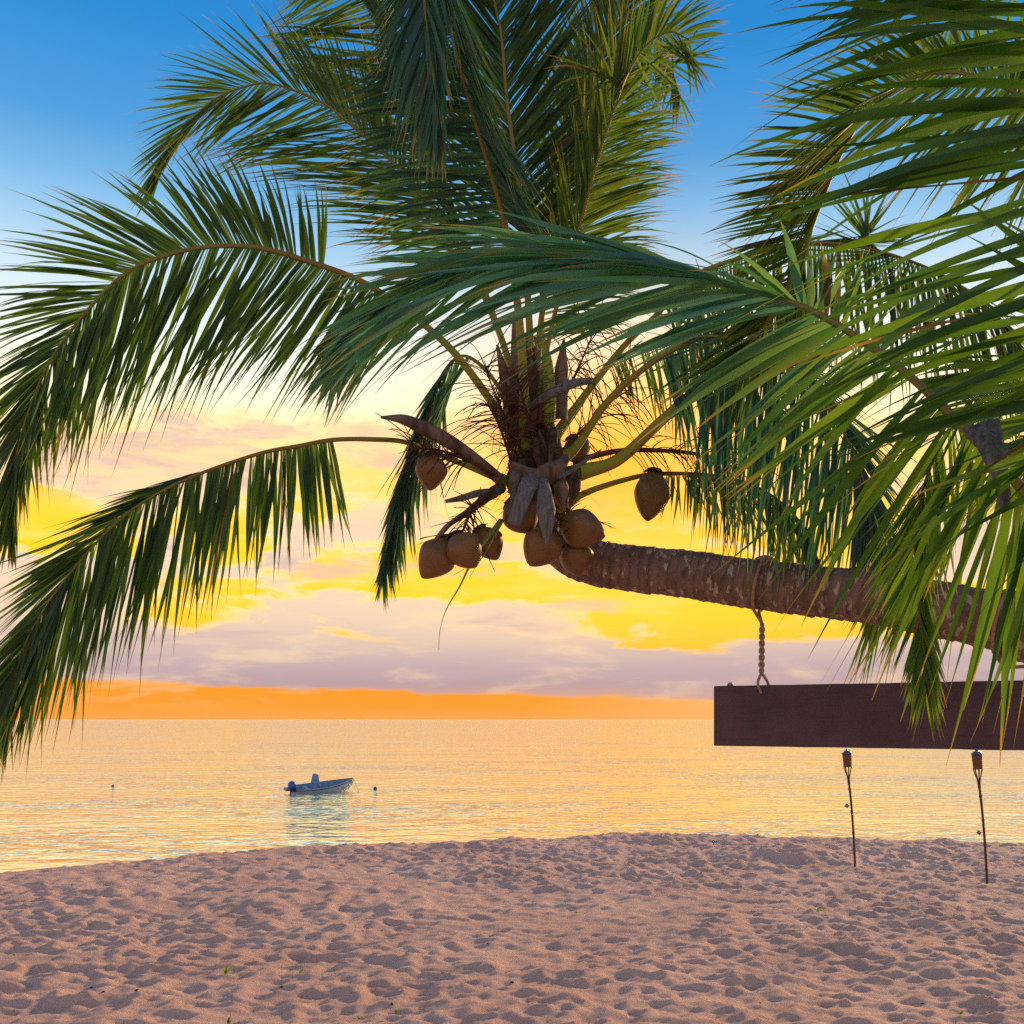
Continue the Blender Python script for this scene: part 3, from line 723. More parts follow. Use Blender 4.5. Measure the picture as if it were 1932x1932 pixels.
# ---- coconuts
def coconut(px, py, Y, wpx, hpx, tilt, toward=0.0, label=None, ribs=.075):
    """tilt: direction of the tip in the picture plane (degrees, 270 = straight down)"""
    a = math.radians(tilt)
    ax = V((math.cos(a), -toward, math.sin(a))).normalized()
    c = at(px, py, Y); rw = 1.1 * wpx / W * Y / 2; L = 1.06 * hpx / W * Y
    o1 = ax.orthogonal().normalized(); o2 = ax.cross(o1)
    vs = []; fs = []; tts = []; n = 26; sd = 36
    ph = R.uniform(0, 6)
    for i in range(n + 1):
        s = i / n
        r = math.sin(math.pi * min(1, s * .985 + .004)) ** .62 * (1 - .30 * max(0, s - .45) / .55)
        if s > .93: r *= 1
        h = (s - .5) * L
        for k in range(sd):
            b = 2 * math.pi * k / sd + ph
            rib = 1 + ribs * math.cos(3 * b) * math.sin(math.pi * s) + ribs * .25 * math.cos(5 * b + 1)
            vs.append(c + ax * h + (o1 * math.cos(b) + o2 * math.sin(b)) * (rw * r * rib)); tts.append(s)
    for i in range(n):
        for k in range(sd):
            k2 = (k + 1) % sd; fs.append((i * sd + k, i * sd + k2, (i + 1) * sd + k2, (i + 1) * sd + k))
    fs.append(tuple(range(sd - 1, -1, -1))); fs.append(tuple(n * sd + k for k in range(sd)))
    mb = MB(); mb.add(vs, fs, 0, R.random(), tts)
    o = mb.build('coconut', M['coconut'], palm)
    if label: o['label'] = label
    # calyx: overlapping scales at the stem end
    cb = MB()
    for k in range(6):
        b = 2 * math.pi * k / 6; rd = o1 * math.cos(b) + o2 * math.sin(b)
        tn = ax.cross(rd); base = c - ax * (L * .5)
        row = []
        for j in range(5):
            f = j / 4; q = base + rd * (rw * .62 * f) + ax * (L * .085 * f * f) - ax * .008
            w = rw * .38 * (1 - f ** 2) + .002
            row += [q - tn * w, q - ax * .004, q + tn * w]
        cb.add(row, [(j * 3 + m, j * 3 + m + 1, j * 3 + m + 4, j * 3 + m + 3) for j in range(4) for m in range(2)])
    cb.build('calyx', M['dry'], palm, parent=o)
    return o
coconut(813, 891, 6.1, 56, 66, 268, .1, 'single coconut hanging on the left below the brown spathe')
coconut(822, 1055, 6.0, 66, 84, 236, .2, 'leftmost coconut of the lower left cluster')
coconut(877, 1040, 5.95, 66, 74, 305, .3)
coconut(921, 1026, 6.12, 56, 66, 300, .1)
coconut(984, 974, 6.15, 70, 70, 300, .3)
coconut(1020, 1034, 6.1, 70, 78, 240, .3)
coconut(1099, 997, 6.15, 70, 86, 338, .2, 'coconut with its tip pointing right towards the trunk')
coconut(1087, 1055, 6.25, 60, 66, 280, .4)
coconut(1228, 935, 6.45, 64, 92, 262, .05, 'large ribbed coconut hanging alone on the right', ribs=.10)
coconut(1088, 850, 6.85, 50, 52, 290, .1)
coconut(1058, 940, 6.35, 30, 34, 280, .2, 'small young coconut tucked under the crown')

# ------------------------------------------------------------------ nearer palm on the right, only its fronds reach the picture
CX, CY, CZ = 2.42, 3.05, 3.72
near = empty('palm_tree', (2.75, 2.95, ground(2.75, 2.95)),
             'nearer palm on the right edge, broad green leaflets hanging in front of the leaning trunk', 'palm tree')
mb = MB()
sam, L = even([V((2.75, 2.95, 1.5)), V((2.7, 2.96, 2.2)), V((2.58, 3.0, 3.0)), V((CX, CY, CZ - .05))], .012)
tube(mb, [q[0] for q in sam], [.13 + .08 * max(0, 1 - q[2] / .6) ** 2 + .006 * (1 - (q[2] / .05) % 1) for q in sam], 28)
mb.build('trunk', M['bark'], near)
def wpx(p):   # world -> tracing coordinates
    return (p[0] / p[1] * W + W / 2, HOR - (p[2] - CAMZ) / p[1] * W, p[1])
base = wpx((CX, CY, CZ))
# big frond swept to the left: stout stem at the right, blades with painted sky sheen blown along it
fA = [base, (2060, 1060, 3.1), (1932, 925, 3.25), (1850, 838, 3.35), (1750, 740, 3.5), (1660, 665, 3.65), (1540, 590, 3.85), (1450, 556, 4.0), (1350, 530, 4.15), (1270, 515, 4.3), (1150, 490, 4.45), (1050, 482, 4.6), (960, 490, 4.7), (845, 515, 4.85), (768, 556, 4.95), (690, 612, 5.0), (640, 680, 5.05)]
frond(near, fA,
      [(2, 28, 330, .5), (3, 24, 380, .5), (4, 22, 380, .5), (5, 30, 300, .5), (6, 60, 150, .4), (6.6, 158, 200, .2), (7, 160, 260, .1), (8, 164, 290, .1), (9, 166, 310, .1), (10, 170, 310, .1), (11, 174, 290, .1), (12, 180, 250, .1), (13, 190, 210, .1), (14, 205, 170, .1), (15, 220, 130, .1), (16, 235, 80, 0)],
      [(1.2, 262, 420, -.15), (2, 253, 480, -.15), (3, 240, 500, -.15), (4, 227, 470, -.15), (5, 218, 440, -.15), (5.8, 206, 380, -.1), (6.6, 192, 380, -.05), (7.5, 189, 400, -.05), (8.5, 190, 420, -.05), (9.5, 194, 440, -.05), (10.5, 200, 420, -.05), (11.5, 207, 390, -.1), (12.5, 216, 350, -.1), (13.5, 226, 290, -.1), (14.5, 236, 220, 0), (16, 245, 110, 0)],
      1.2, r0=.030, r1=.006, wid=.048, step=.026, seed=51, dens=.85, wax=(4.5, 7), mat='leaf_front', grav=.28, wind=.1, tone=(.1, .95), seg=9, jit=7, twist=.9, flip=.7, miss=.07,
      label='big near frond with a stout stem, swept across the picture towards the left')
# upright frond off the edge: its long blades stream in from the right
frond(near, [base, (2190, 900, 3.0), (2150, 700, 2.95), (2110, 480, 2.95), (2070, 280, 3.0), (2030, 90, 3.05), (1975, -80, 3.15), (1890, -230, 3.3)],
      [(1.2, 205, 480, .05), (2, 200, 560, .05), (3, 193, 640, .05), (4, 187, 640, .05), (5, 182, 580, .05), (6, 190, 480, .05), (7, 215, 330, 0)],
      [(1.2, 330, 300, .2), (3, 20, 420, .2), (5, 40, 420, .2), (7, 70, 260, .1)],
      1.2, r0=.034, r1=.006, wid=.044, step=.040, seed=52, dens=.5, dead=.02, mat='leaf_front', grav=.30, wind=.05, tone=(-.2, .75), seg=12, jit=9, twist=2.0, flip=.9,
      label='upright near frond with long twisted blades streaming in from the right edge')
# frond arching down behind the leaning trunk
frond(near, [base, (2080, 900, 4.0), (1990, 830, 5.2), (1890, 830, 5.9), (1800, 890, 6.2), (1730, 960, 6.3), (1680, 1040, 6.3), (1650, 1120, 6.3)],
      [(1.6, 225, 160, .1), (2, 228, 200, .1), (3, 230, 260, .1), (5, 238, 240, .1), (6, 246, 170, .1), (7, 258, 90, 0)],
      [(1.6, 280, 260, 0), (2, 272, 380, 0), (3, 262, 440, 0), (4, 256, 420, 0), (5, 254, 350, 0), (6, 256, 260, 0), (7, 262, 120, 0)],
      1.6, r0=.028, r1=.005, wid=.030, step=.030, seed=53, dens=1.0, mat='leaf', grav=.06, wind=.08, tone=(.4, 1), miss=.06)
# drooping tip in front of the trunk and the board
frond(near, [base, (2130, 800, 3.5), (2000, 700, 4.1), (1850, 740, 4.5), (1760, 870, 4.7), (1728, 1000, 4.75), (1730, 1100, 4.75), (1740, 1200, 4.75), (1748, 1290, 4.75)],
      [(2.4, 240, 150, .1), (4, 236, 170, .1), (5, 240, 170, 0), (6, 246, 150, 0), (7, 252, 130, 0), (8, 258, 115, 0)],
      [(2.4, 275, 190, -.1), (4, 268, 230, -.1), (5, 280, 170, 0), (6, 288, 140, 0), (7, 286, 130, 0), (8, 280, 120, 0)],
      2.4, r0=.026, r1=.004, wid=.026, step=.024, seed=54, mat='leaf_front', grav=.08, wind=.02, tone=(.3, 1), label='narrow frond tip hanging in front of the dark board')
# a frond high behind, top right corner
frond(near, [base, (2210, 700, 3.6), (2180, 400, 4.2), (2110, 150, 4.8), (2010, 20, 5.2), (1900, -10, 5.5), (1800, 40, 5.6), (1740, 120, 5.7)],
      [(1.6, 150, 160, .1), (3, 140, 200, .1), (4, 130, 200, .1), (5, 140, 170, .1), (6, 170, 130, .1), (7, 220, 90, 0)],
      [(1.6, 200, 220, -.1), (3, 220, 300, -.1), (4, 245, 300, -.1), (5, 258, 260, -.1), (6, 255, 180, -.1), (7, 245, 100, 0)],
      1.6, r0=.026, r1=.005, wid=.034, step=.034, seed=55, dens=1.0, mat='leaf_front', grav=.1, wind=.05, tone=(.3, 1))
# right side of that crown, outside the picture
frond(near, [base, (2450, 700, 2.9), (2700, 620, 2.85), (2950, 700, 2.8), (3150, 900, 2.8)],
      [(.6, 40, 300, .2), (2, 20, 400, .2), (4, 300, 200, 0)], [(.6, 290, 300, -.1), (2, 275, 420, -.1), (4, 270, 200, 0)],
      .6, r0=0.0375, wid=.042, step=.05, seed=56, mat='leaf_front', seg=6)
# torn sheath rag on the stem
mbq = MB()
sam, L = even([at(1850, 800, 3.25), at(1872, 850, 3.15), at(1890, 905, 3.1), at(1895, 960, 3.1)], .01)
P = [s[0] for s in sam]
vs = []; fs = []
rg = random.Random(8)
for i, p in enumerate(P):
    f = i / (len(P) - 1); w = .045 * (1 - f) + .012
    for c in range(5):
        a = c / 4 - .5
        vs.append(p + V((a * w * 2, -.02 * math.cos(a * 3) + rg.gauss(0, .002), a * w * .6)))
for i in range(len(P) - 1):
    for c in range(4): fs.append((i * 5 + c, i * 5 + c + 1, i * 5 + c + 6, i * 5 + c + 5))
mbq.add(vs, fs); o = mbq.build('torn_sheath', M['greydry'], near)
o.modifiers.new('thickness', 'SOLIDIFY').thickness = .004

# ------------------------------------------------------------------ hanging board and ropes
bl = at(1349, 1297, 6.1); bl2 = at(1349, 1407, 6.1)
H = .355
dirb = V((at(1932, 1300, 5.2).x - bl.x, at(1932, 1300, 5.2).y - bl.y, 0)).normalized()
nrmb = V((dirb.y, -dirb.x, 0)); nrmb = nrmb if nrmb.y < 0 else -nrmb
LB = 2.14; TH = .045
z0 = bl2.z; z1 = z0 + H
tilt = .012
def bp(s, h, t):  # along, up, out (towards the viewer)
    p = V((bl.x, bl.y, z0)) + dirb * s + nrmb * t; p.z += h + tilt * s * 0
    return p
boardroot = empty('hanging_board', bp(LB / 2, 0, 0), 'long dark purplish-brown blank board hung on ropes below the leaning trunk', 'board')
mb = MB()
N = 24
vs = []
for i in range(N + 1):
    s = LB * i / N
    e = lambda k: R.gauss(0, .0006)
    vs += [bp(s, 0 + e(0), TH / 2), bp(s, H + e(0), TH / 2), bp(s, H + e(0), -TH / 2), bp(s, 0 + e(0), -TH / 2)]
fs = [(0, 1, 2, 3), (N * 4 + 3, N * 4 + 2, N * 4 + 1, N * 4)]
for i in range(N):
    a = i * 4
    for k in range(4):
        k2 = (k + 1) % 4; fs.append((a + k, a + 4 + k, a + 4 + k2, a + k2))
mb.add(vs, fs); o = mb.build('plank', M['paint_dark'], boardroot, smooth=False); bevel(o, .005)
for s in (.095, LB - .095):
    mb = MB(); lathe(mb, [(.004, -.004), (.017, -.002), (.019, .006), (.015, .015), (.006, .02)], bp(s, H, 0), sides=14)
    mb.build('bolt_head', M['knob'], boardroot)
def rope(s_board, px_t, py_t, Yt, label):
    top = at(px_t, py_t, Yt)         # trunk centre above
    hole = bp(s_board, H - .045, TH / 2 + .004)
    rt = .155
    bottom = V((top.x, top.y - .01, top.z - rt - .075))
    lowj = bp(s_board, H + .075, 0)
    root = empty('hanging_rope', hole, label, 'rope', 'ropes holding the dark board')
    # loop round the trunk
    T = (at(px_t + 60, py_t + 9, Yt - .13) - at(px_t - 60, py_t - 6, Yt + .12)).normalized()
    ha = T.cross(V((0, 0, 1))).normalized(); hb = T.cross(ha); hb = hb if hb.z > 0 else -hb
    if ha.y > 0: ha = -ha
    mb = MB(); P = []
    for k in range(41):
        f = k / 40; a = math.radians(-90 + 10 + 340 * f)
        P.append(top + ha * (math.cos(a) * (rt + .012)) + hb * (math.sin(a) * (rt + .008)) + T * (.035 * math.sin(math.pi * 2 * f)))
    P = [bottom] + P + [bottom]
    tube(mb, [q[0] for q in even(P, .01, 6)[0]], .0095, 8)
    tube(mb, [q[0] for q in even([top + hb * (rt - .01) + T * o for o in (-.07, -.03, .02, .07)], .01)[0]], [.012 + .022 * math.sin(math.pi * i / 14) for i in range(15)][:len(even([top + hb * (rt - .01) + T * o for o in (-.07, -.03, .02, .07)], .01)[0])], 10)
    mb.build('loop', M['twist'], root)
    mb = MB()
    for st in (0, math.pi):
        Q = []
        n = 90
        for i in range(n + 1):
            f = i / n; c = bottom.lerp(lowj, f); a = f * math.pi * 7 + st
            rr_ = .0095 * (1 if .03 < f < .97 else .5)
            Q.append(c + V((math.cos(a) * rr_, math.sin(a) * rr_, 0)))
        tube(mb, Q, .0095, 8)
    mb.build('twisted_cord', M['twist'], root)
    mb = MB()
    tube(mb, [q[0] for q in even([lowj, lowj.lerp(hole, .5) - dirb * .012 + nrmb * .014, hole + V((0, 0, .02)), hole + V((0, 0, -.004)) + dirb * .008], .006)[0]], .0085, 8)
    tube(mb, [q[0] for q in even([lowj, bp(s_board + .028, H + .01, -TH / 2 - .012), bp(s_board + .03, H - .05, -TH / 2 - .008)], .006)[0]], .0085, 8)
    mb.build('end_loop', M['twist'], root)
rope(.285, 1437, 1104, 6.1, 'twisted rope from the trunk to the left end of the dark board')
rope(LB - .285, 1893, 1176, 5.32, 'twisted rope at the right end of the dark board, half hidden by leaflets')

# ------------------------------------------------------------------ torches
def torch(bpx, bpy_, Y, tpx, tpy, label, tagf):
    b = at(bpx, bpy_, Y); g = ground(b.x, b.y); b.z = g
    t = at(tpx, tpy, Y)
    root = empty('garden_torch', (b.x, b.y, g), label, 'torch', 'bamboo torches stuck in the sand')
    ax = (t - b).normalized(); H = (t - b).length
    can0 = H * .845; can1 = H * .955
    mb = MB(); sam, L = even([b - ax * .12, b + ax * (H * .3) + V((.012, 0, 0)), b + ax * (H * .55) + V((.010, 0, 0)), b + ax * (H * .72)], .012)
    tube(mb, [q[0] for q in sam], [.0135 + (.004 if (q[2] % .27) < .014 else 0) for q in sam], 10)
    mb.build('pole', M['bamboo'], root)
    mb = MB(); n = ax.orthogonal().normalized(); bb = ax.cross(n)
    for k in range(7):
        a = 2 * math.pi * k / 7 + .2; rd = n * math.cos(a) + bb * math.sin(a)
        P = [b + ax * (H * .70) + rd * .010, b + ax * (H * .76) + rd * .014, b + ax * (H * .81) + rd * .034, b + ax * can0 + rd * .046, b + ax * (can0 + .02) + rd * .047]
        tube(mb, [q[0] for q in even(P, .02)[0]], .0055, 6)
    mb.build('split_bamboo', M['bamboo'], root)
    mb = MB()
    h = can1 - can0
    prof = [(.040, 0)] + [(.046 + .008 * i / 14 + (.003 if i % 2 else 0), h * i / 14) for i in range(15)]
    lathe(mb, prof, b + ax * can0, ax, 20)
    can = mb.build('basket', M['wicker'], root)
    mb = MB()
    lathe(mb, [(.050, 0), (.064, .002), (.064, .008), (.040, .028), (.016, .040), (.013, .062), (.008, .066)], b + ax * can1, ax, 20)
    mb.build('cap', M['steel'], root)
    # snuffer can dangling beside the pole
    p = b + ax * (H * tagf) + V((-.048, -.01, 0)); ax2 = V((.5, -.1, .8)).normalized()
    mb = MB(); lathe(mb, [(.006, -.022), (.023, -.021), (.023, .018), (.010, .022)], p, ax2, 14)
    tube(mb, [p + ax2 * .02, b + ax * (H * tagf + .03) + V((-.012, 0, 0))], .002, 5)
    mb.build('snuffer', M['steel'], root)
torch(1613, 1634, 12.55, 1597, 1412, 'thinner farther bamboo torch planted beside a low heap of sand', .52)
torch(1862, 1662, 11.4, 1842, 1412, 'nearer bamboo torch leaning left under the right end of the board', .375)

# ------------------------------------------------------------------ boat
BL = 4.7; ang = math.radians(38)
boat_c = V(((611 - W / 2) / W * 50.6, 50.6, 0.0))
boat = empty('motor_boat', boat_c, 'small pale open motor boat with a blue outboard moored off the beach', 'boat')
boat.scale = (.66, .66, .66)
boat.rotation_euler = (math.radians(10), math.radians(-1.5), ang)
def hull_sec(f):
    """f 0 stern .. 1 bow: half beam, sheer height, keel height, x"""
    x = -BL / 2 + BL * f
    b = .82 * (1 - max(0, (f - .35) / .65) ** 2.3) + .01
    b *= .92 + .08 * min(1, f / .3)
    sh = .50 + .42 * f ** 2.2
    kl = -.18 + .62 * max(0, (f - .72) / .28) ** 2.2
    return b, sh, kl, x
NS = 28
def hull_mesh(inset, top_drop, floor):
    vs = []; fs = []; rows = []
    for i in range(NS + 1):
        f = i / NS; b, sh, kl, x = hull_sec(f)
        b = max(b - inset, .004); sh -= top_drop; k = max(kl, floor) if floor is not None else kl
        k = min(k, sh - .02)
        row = []
        for s in (-1, 1):
            prof = [(1.0, sh), (.97, sh * .6 + k * .4), (.88, sh * .25 + k * .75), (.6 if floor is None else .86, k + (.0 if floor is not None else .06))]
            pts = [(x + (.16 * (h - 0) if f > .9 else 0) * (f - .9) / .1, s * b * w, h) for w, h in prof]
            row += pts if s == -1 else pts[::-1]
        row.insert(4, (x, 0, k)); rows.append(row)
    n = len(rows[0])
    for r in rows: vs += r
    for i in range(NS):
        for k in range(n - 1):
            fs.append((i * n + k, i * n + k + 1, (i + 1) * n + k + 1, (i + 1) * n + k))
    return vs, fs, n
def bchild(name, mb, mat, parent=None, smooth=True):
    o = mb.build(name, mat, None, smooth=smooth); o.parent = parent or boat; return o
mb = MB(); vs, fs, n = hull_mesh(0, 0, None); mb.add(vs, fs + [tuple(range(n))]); hull = bchild('hull', mb, M['white_hull'])
mb = MB(); vs, fs, n = hull_mesh(.05, .012, .10); mb.add(vs, [f[::-1] for f in fs]); bchild('inner_liner', mb, M['hull_inside'])
for s in (-1, 1):
    for nm, off, dz, r, mt in (('gunwale', .0, 0.0, .032, 'white_hull'), ('rubbing_strake', .012, -.11, .024, 'stripe')):
        P = []
        for i in range(NS + 1):
            f = i / NS; b, sh, kl, x = hull_sec(f)
            P.append(V((x + (.16 * sh if f > .9 else 0) * (f - .9) / .1, s * (b * (1 if nm == 'gunwale' else .992) + off), sh + dz)))
        mb = MB(); tube(mb, P, r, 8, ref=V((0, 0, 1))); bchild(nm, mb, M[mt])
def box(mb, x0, x1, y0, y1, z0, z1, tx=0, ty=0):
    cx = (x0 + x1) / 2; cy = (y0 + y1) / 2
    vs = [(x0, y0, z0), (x1, y0, z0), (x1, y1, z0), (x0, y1, z0)]
    vs += [(cx + (a - cx) * (1 - tx), cy + (b - cy) * (1 - ty), z1) for a, b, _ in vs]
    mb.add(vs, [(3, 2, 1, 0), (4, 5, 6, 7), (0, 1, 5, 4), (1, 2, 6, 5), (2, 3, 7, 6), (3, 0, 4, 7)])
mb = MB(); box(mb, -BL / 2 - .02, -BL / 2 + .06, -.74, .74, -.1, .46); bchild('transom', mb, M['white_hull'], smooth=False)
for x0 in (-.1 + .75, 1.25):
    mb = MB(); box(mb, x0, x0 + .28, -.70 + .12 * (x0 > 1), .70 - .12 * (x0 > 1), .30, .36); o = bchild('bench', mb, M['hull_inside'], smooth=False); bevel(o, .01)
mb = MB(); box(mb, 1.72, 2.25, -.22, .22, .62, .70); o = bchild('bow_deck', mb, M['white_hull'], smooth=False); bevel(o, .02)
# console under its blue cover, with a seat in front of it
mb = MB(); box(mb, -1.15, -.45, -.36, .36, .10, .72, .06, .08); box(mb, -.98, -.52, -.31, .31, .72, 1.02, .16, .1); box(mb, -.96, -.58, -.27, .27, 1.02, 1.42, .22, .2)
con = bchild('console', mb, M['cover_blue'], smooth=False); bevel(con, .04, 3)
mb = MB(); box(mb, -1.62, -1.28, -.4, .4, .10, .46, .02, .02); o = bchild('helm_seat', mb, M['seat'], smooth=False); bevel(o, .03)
# outboard
eng = MB(); lathe(eng, [(.06, 0), (.24, .02), (.30, .16), (.29, .36), (.20, .52), (.05, .58)], V((-BL / 2 - .26, 0, .44)), V((-.12, 0, 1)), 20)
cw = bchild('outboard_motor', eng, M['cowl'])
mb = MB(); box(mb, -BL / 2 - .40, -BL / 2 - .12, -.10, .10, -.35, .52, .1, .1); box(mb, -BL / 2 - .18, -BL / 2 - .0, -.16, .16, .22, .50)
o = mb.build('engine_leg', M['engine_dark'], None, smooth=False); o.parent = cw; bevel(o, .02)
mb = MB(); box(mb, -BL / 2 - .62, -BL / 2 - .02, .30, .72, .20, .42, .1, .1); box(mb, -BL / 2 - .50, -BL / 2 - .02, -.72, -.32, .02, .30, .1, .1)
o = bchild('stern_bracket', mb, M['seat'], smooth=False); bevel(o, .02)
b, sh, kl, x = hull_sec(1)
mb = MB(); tube(mb, [q[0] for q in even([V((x + .12, 0, sh)), V((x + .22, -.05, .62)), V((x + .34, -.1, .28)), V((x + .55, -.2, -.12))], .03)[0]], .011, 6)
bchild('mooring_line', mb, M['twig'])

def buoy(px, py, r, label):
    Y = CAMZ * W / (py + 3 - HOR); p = at(px, py + 3, Y); p.z = 0
    root = empty('mooring_buoy', p, label, 'buoy', 'mooring buoys on the sea')
    mb = MB(); prof = [(max(.01, r * math.sin(math.pi * i / 12)), r * .25 - r * math.cos(math.pi * i / 12)) for i in range(13)]
    lathe(mb, prof, p, sides=18); mb.build('float', M['buoy'], root)
    mb = MB(); lathe(mb, [(r * .22, r * 1.15), (r * .24, r * 1.3), (r * .12, r * 1.42)], p, sides=10); mb.build('ring', M['knob'], root)
buoy(213, 1481, .075, 'small dark buoy alone on the water near the left edge')
buoy(708, 1486, .10, 'dark buoy on the water just right of the boat')

# ------------------------------------------------------------------ bits lying on the beach
def sprig(px, py, size, seed, label, group=None, n=5, flat=False):
    rng = random.Random(seed)
    Y = SANDZ * W / (py - HOR); p = at(px, py, Y); z = ground(p.x, p.y); p.z = z
    size *= .7
    mb = MB()
    for k in range(n):
        a = rng.uniform(0, 2 * math.pi); el = rng.uniform(.05, .35) if flat else rng.uniform(.4, 1.3)
        d = V((math.cos(a) * math.cos(el), math.sin(a) * math.cos(el) * .6, math.sin(el))).normalized()
        leaflet(mb, p + V((0, 0, .004)), d, V((rng.gauss(0, .4), -1, .6)).normalized(), size * rng.uniform(.6, 1.1), size * .22, V((0, 0, -.5)), rng, 5, rng.random())
    o = mb.build('fallen_leaf' if flat else 'beach_sprout', M['sprig'])
    tag(o, label, 'leaf' if flat else 'plant', group)
sprig(1541, 1722, .13, 1, 'green leaf scrap lying on the sand below the farther torch', n=6, flat=True)
sprig(1089, 1719, .07, 2, 'pale yellow-green leaf scrap on the sand in mid beach', n=3, flat=True)
sprig(425, 1832, .10, 3, 'small green sprout on the left sand, taller of the nearby pair')
sprig(565, 1834, .07, 4, 'small green sprout on the sand right of the taller one')
sprig(27, 1803, .05, 5, 'tiny yellowish sprout in the sand at the left edge')
sprig(748, 1914, .08, 6, 'green sprout in the foreground sand below the boat')
sprig(678, 1916, .05, 7, 'tiny yellow sprout left of the foreground sprout below the boat')
sprig(430, 1929, .09, 8, 'green sprout cut off by the bottom edge of the picture')
sprig(1812, 1906, .06, 9, 'small yellow-green sprout in the foreground sand at lower right')
rng = random.Random(77)
for i in range(22):
    px = rng.uniform(30, 1900); py = rng.uniform(1625, 1900)
    Y = SANDZ * W / (py - HOR); p = at(px, py, Y); z = ground(p.x, p.y)
    mb = MB(); a = rng.uniform(0, 3.14); r = rng.uniform(.004, .009)
    d = V((math.cos(a), math.sin(a), rng.uniform(-.1, .3)))
    tube(mb, [V((p.x, p.y, z + r * .6)) + d * (r * k) for k in (-1.6, -.8, 0, .9, 1.7)], [r * .35, r * .9, r, r * .8, r * .25], 7)
    o = mb.build('driftwood_scrap', M['debris'])
    tag(o, 'tiny dark scrap of driftwood lying on the pinkish sand', 'driftwood', 'dark scraps scattered over the beach')

# ------------------------------------------------------------------ world: evening sky
SUN_EL, SUN_AZ = math.radians(16), math.radians(40)   # azimuth from +Y towards +X
wd = bpy.data.worlds.new('World'); SC.world = wd; wd.use_nodes = True
nt = NT(wd.node_tree); nt.n.clear()
out = nt.new('ShaderNodeOutputWorld'); bg = nt.new('ShaderNodeBackground'); nt.l.new(bg.outputs[0], out.inputs[0])
dirv = nt.new('ShaderNodeTexCoord').outputs['Generated']
sep = nt.new('ShaderNodeSeparateXYZ'); nt.l.new(dirv, sep.inputs[0])
az = nt.math('ARCTAN2', sep.outputs[0], sep.outputs[1]); el = nt.math('ARCSINE', sep.outputs[2])
def pe(py): return math.atan((HOR - py) / W)
def pa(px): return math.atan((px - W / 2) / W)
cl = lambda r, g, b: s2l((r, g, b))
K = 1.0
clear = nt.ramp(nt.math('MULTIPLY', el, K), [
    (0.0, cl(252, 172, 84)), (.012, cl(255, 163, 58)), (.03, cl(255, 158, 46)), (.055, cl(255, 190, 60)), (.10, cl(255, 206, 48)), (.16, cl(255, 211, 40)),
    (.205, cl(255, 211, 84)), (.245, cl(253, 218, 142)), (.275, cl(247, 240, 210)), (.31, cl(240, 243, 230)), (.35, cl(222, 234, 240)), (.39, cl(195, 220, 241)),
    (.4176, cl(165, 206, 238)), (.459, cl(122, 184, 231)), (.50, cl(84, 162, 224)), (.576, cl(48, 143, 217)), (.64, cl(38, 130, 210)), (.8, cl(30, 110, 195)), (1.0, cl(26, 95, 180))])
cloudc = nt.ramp(el, [(.02, cl(222, 172, 150)), (.034, cl(180, 160, 172)), (.055, cl(190, 172, 182)), (.08, cl(212, 192, 186)), (.12, cl(224, 204, 190)), (.16, cl(210, 196, 198)), (.20, cl(238, 208, 184)), (.24, cl(246, 212, 166)), (.28, cl(240, 212, 176))])
n1 = nt.noise(nt.comb(az, nt.math('MULTIPLY', el, 3.2), 1.7), 7.5, 7, .58, .5)
n2 = nt.noise(nt.comb(az, nt.math('MULTIPLY', el, 5.5), 7.3), 6.5, 7, .62, .3)
n3 = nt.noise(nt.comb(az, nt.math('MULTIPLY', el, 3.0), 3.1), 26, 5, .6, .3)
n4 = nt.noise(nt.comb(az, nt.math('MULTIPLY', el, 4.5), 5.9), 9.0, 6, .6, .25)
def blob(px, py, sx, sy):
    dx = nt.math('DIVIDE', nt.math('SUBTRACT', az, pa(px)), sx / W); dy = nt.math('DIVIDE', nt.math('SUBTRACT', el, pe(py)), sy / W)
    return nt.math('EXPONENT', nt.math('MULTIPLY', nt.math('ADD', nt.math('MULTIPLY', dx, dx), nt.math('MULTIPLY', dy, dy)), -1.0))
elc = nt.math('ADD', el, nt.math('ADD', nt.math('MULTIPLY', az, .028), nt.math('MULTIPLY', nt.math('SUBTRACT', n3, .5), .010)))
cov = nt.ramp(elc, [(0, 0.0), (.018, 0.0), (.026, .55), (.036, 1.0), (.062, .95), (.085, .72), (.115, .62), (.14, .55), (.17, .50), (.20, .56), (.235, .52), (.262, .40), (.285, .06), (.30, 0.0)])
for px, py, sx, sy, k in ((1330, 1150, 300, 75, -.85), (1200, 1105, 220, 45, -.2), (830, 1090, 150, 45, -.45), (500, 1120, 170, 60, -.4), (640, 930, 120, 50, -.15), (1280, 960, 120, 60, -.3), (150, 1010, 200, 40, -.5),
                          (250, 925, 240, 38, .45), (470, 850, 220, 40, .30), (880, 1165, 260, 30, .45), (1040, 1060, 120, 40, .3), (700, 1000, 110, 45, .25), (900, 1255, 700, 40, .4), (1700, 1180, 200, 40, -.4)):
    cov = nt.math('ADD', cov, nt.math('MULTIPLY', blob(px, py, sx, sy), k))
nn = nt.math('ADD', nt.math('MULTIPLY', nt.math('SUBTRACT', n1, .5), 3.4), .5)
nn = nt.math('ADD', nn, nt.math('MULTIPLY', nt.math('SUBTRACT', n3, .5), .5))
nn = nt.math('ADD', .5, nt.math('MULTIPLY', nt.math('SUBTRACT', nn, .5), nt.ramp(el, [(.03, .22), (.055, .5), (.095, 1.0)])))
th = nt.math('SUBTRACT', 1.0, cov)
cm = nt.smooth(nn, nt.math('SUBTRACT', th, .16), nt.math('ADD', th, .16))
cm = nt.math('MULTIPLY', cm, nt.math('MULTIPLY', nt.smooth(el, .31, .27), .95))
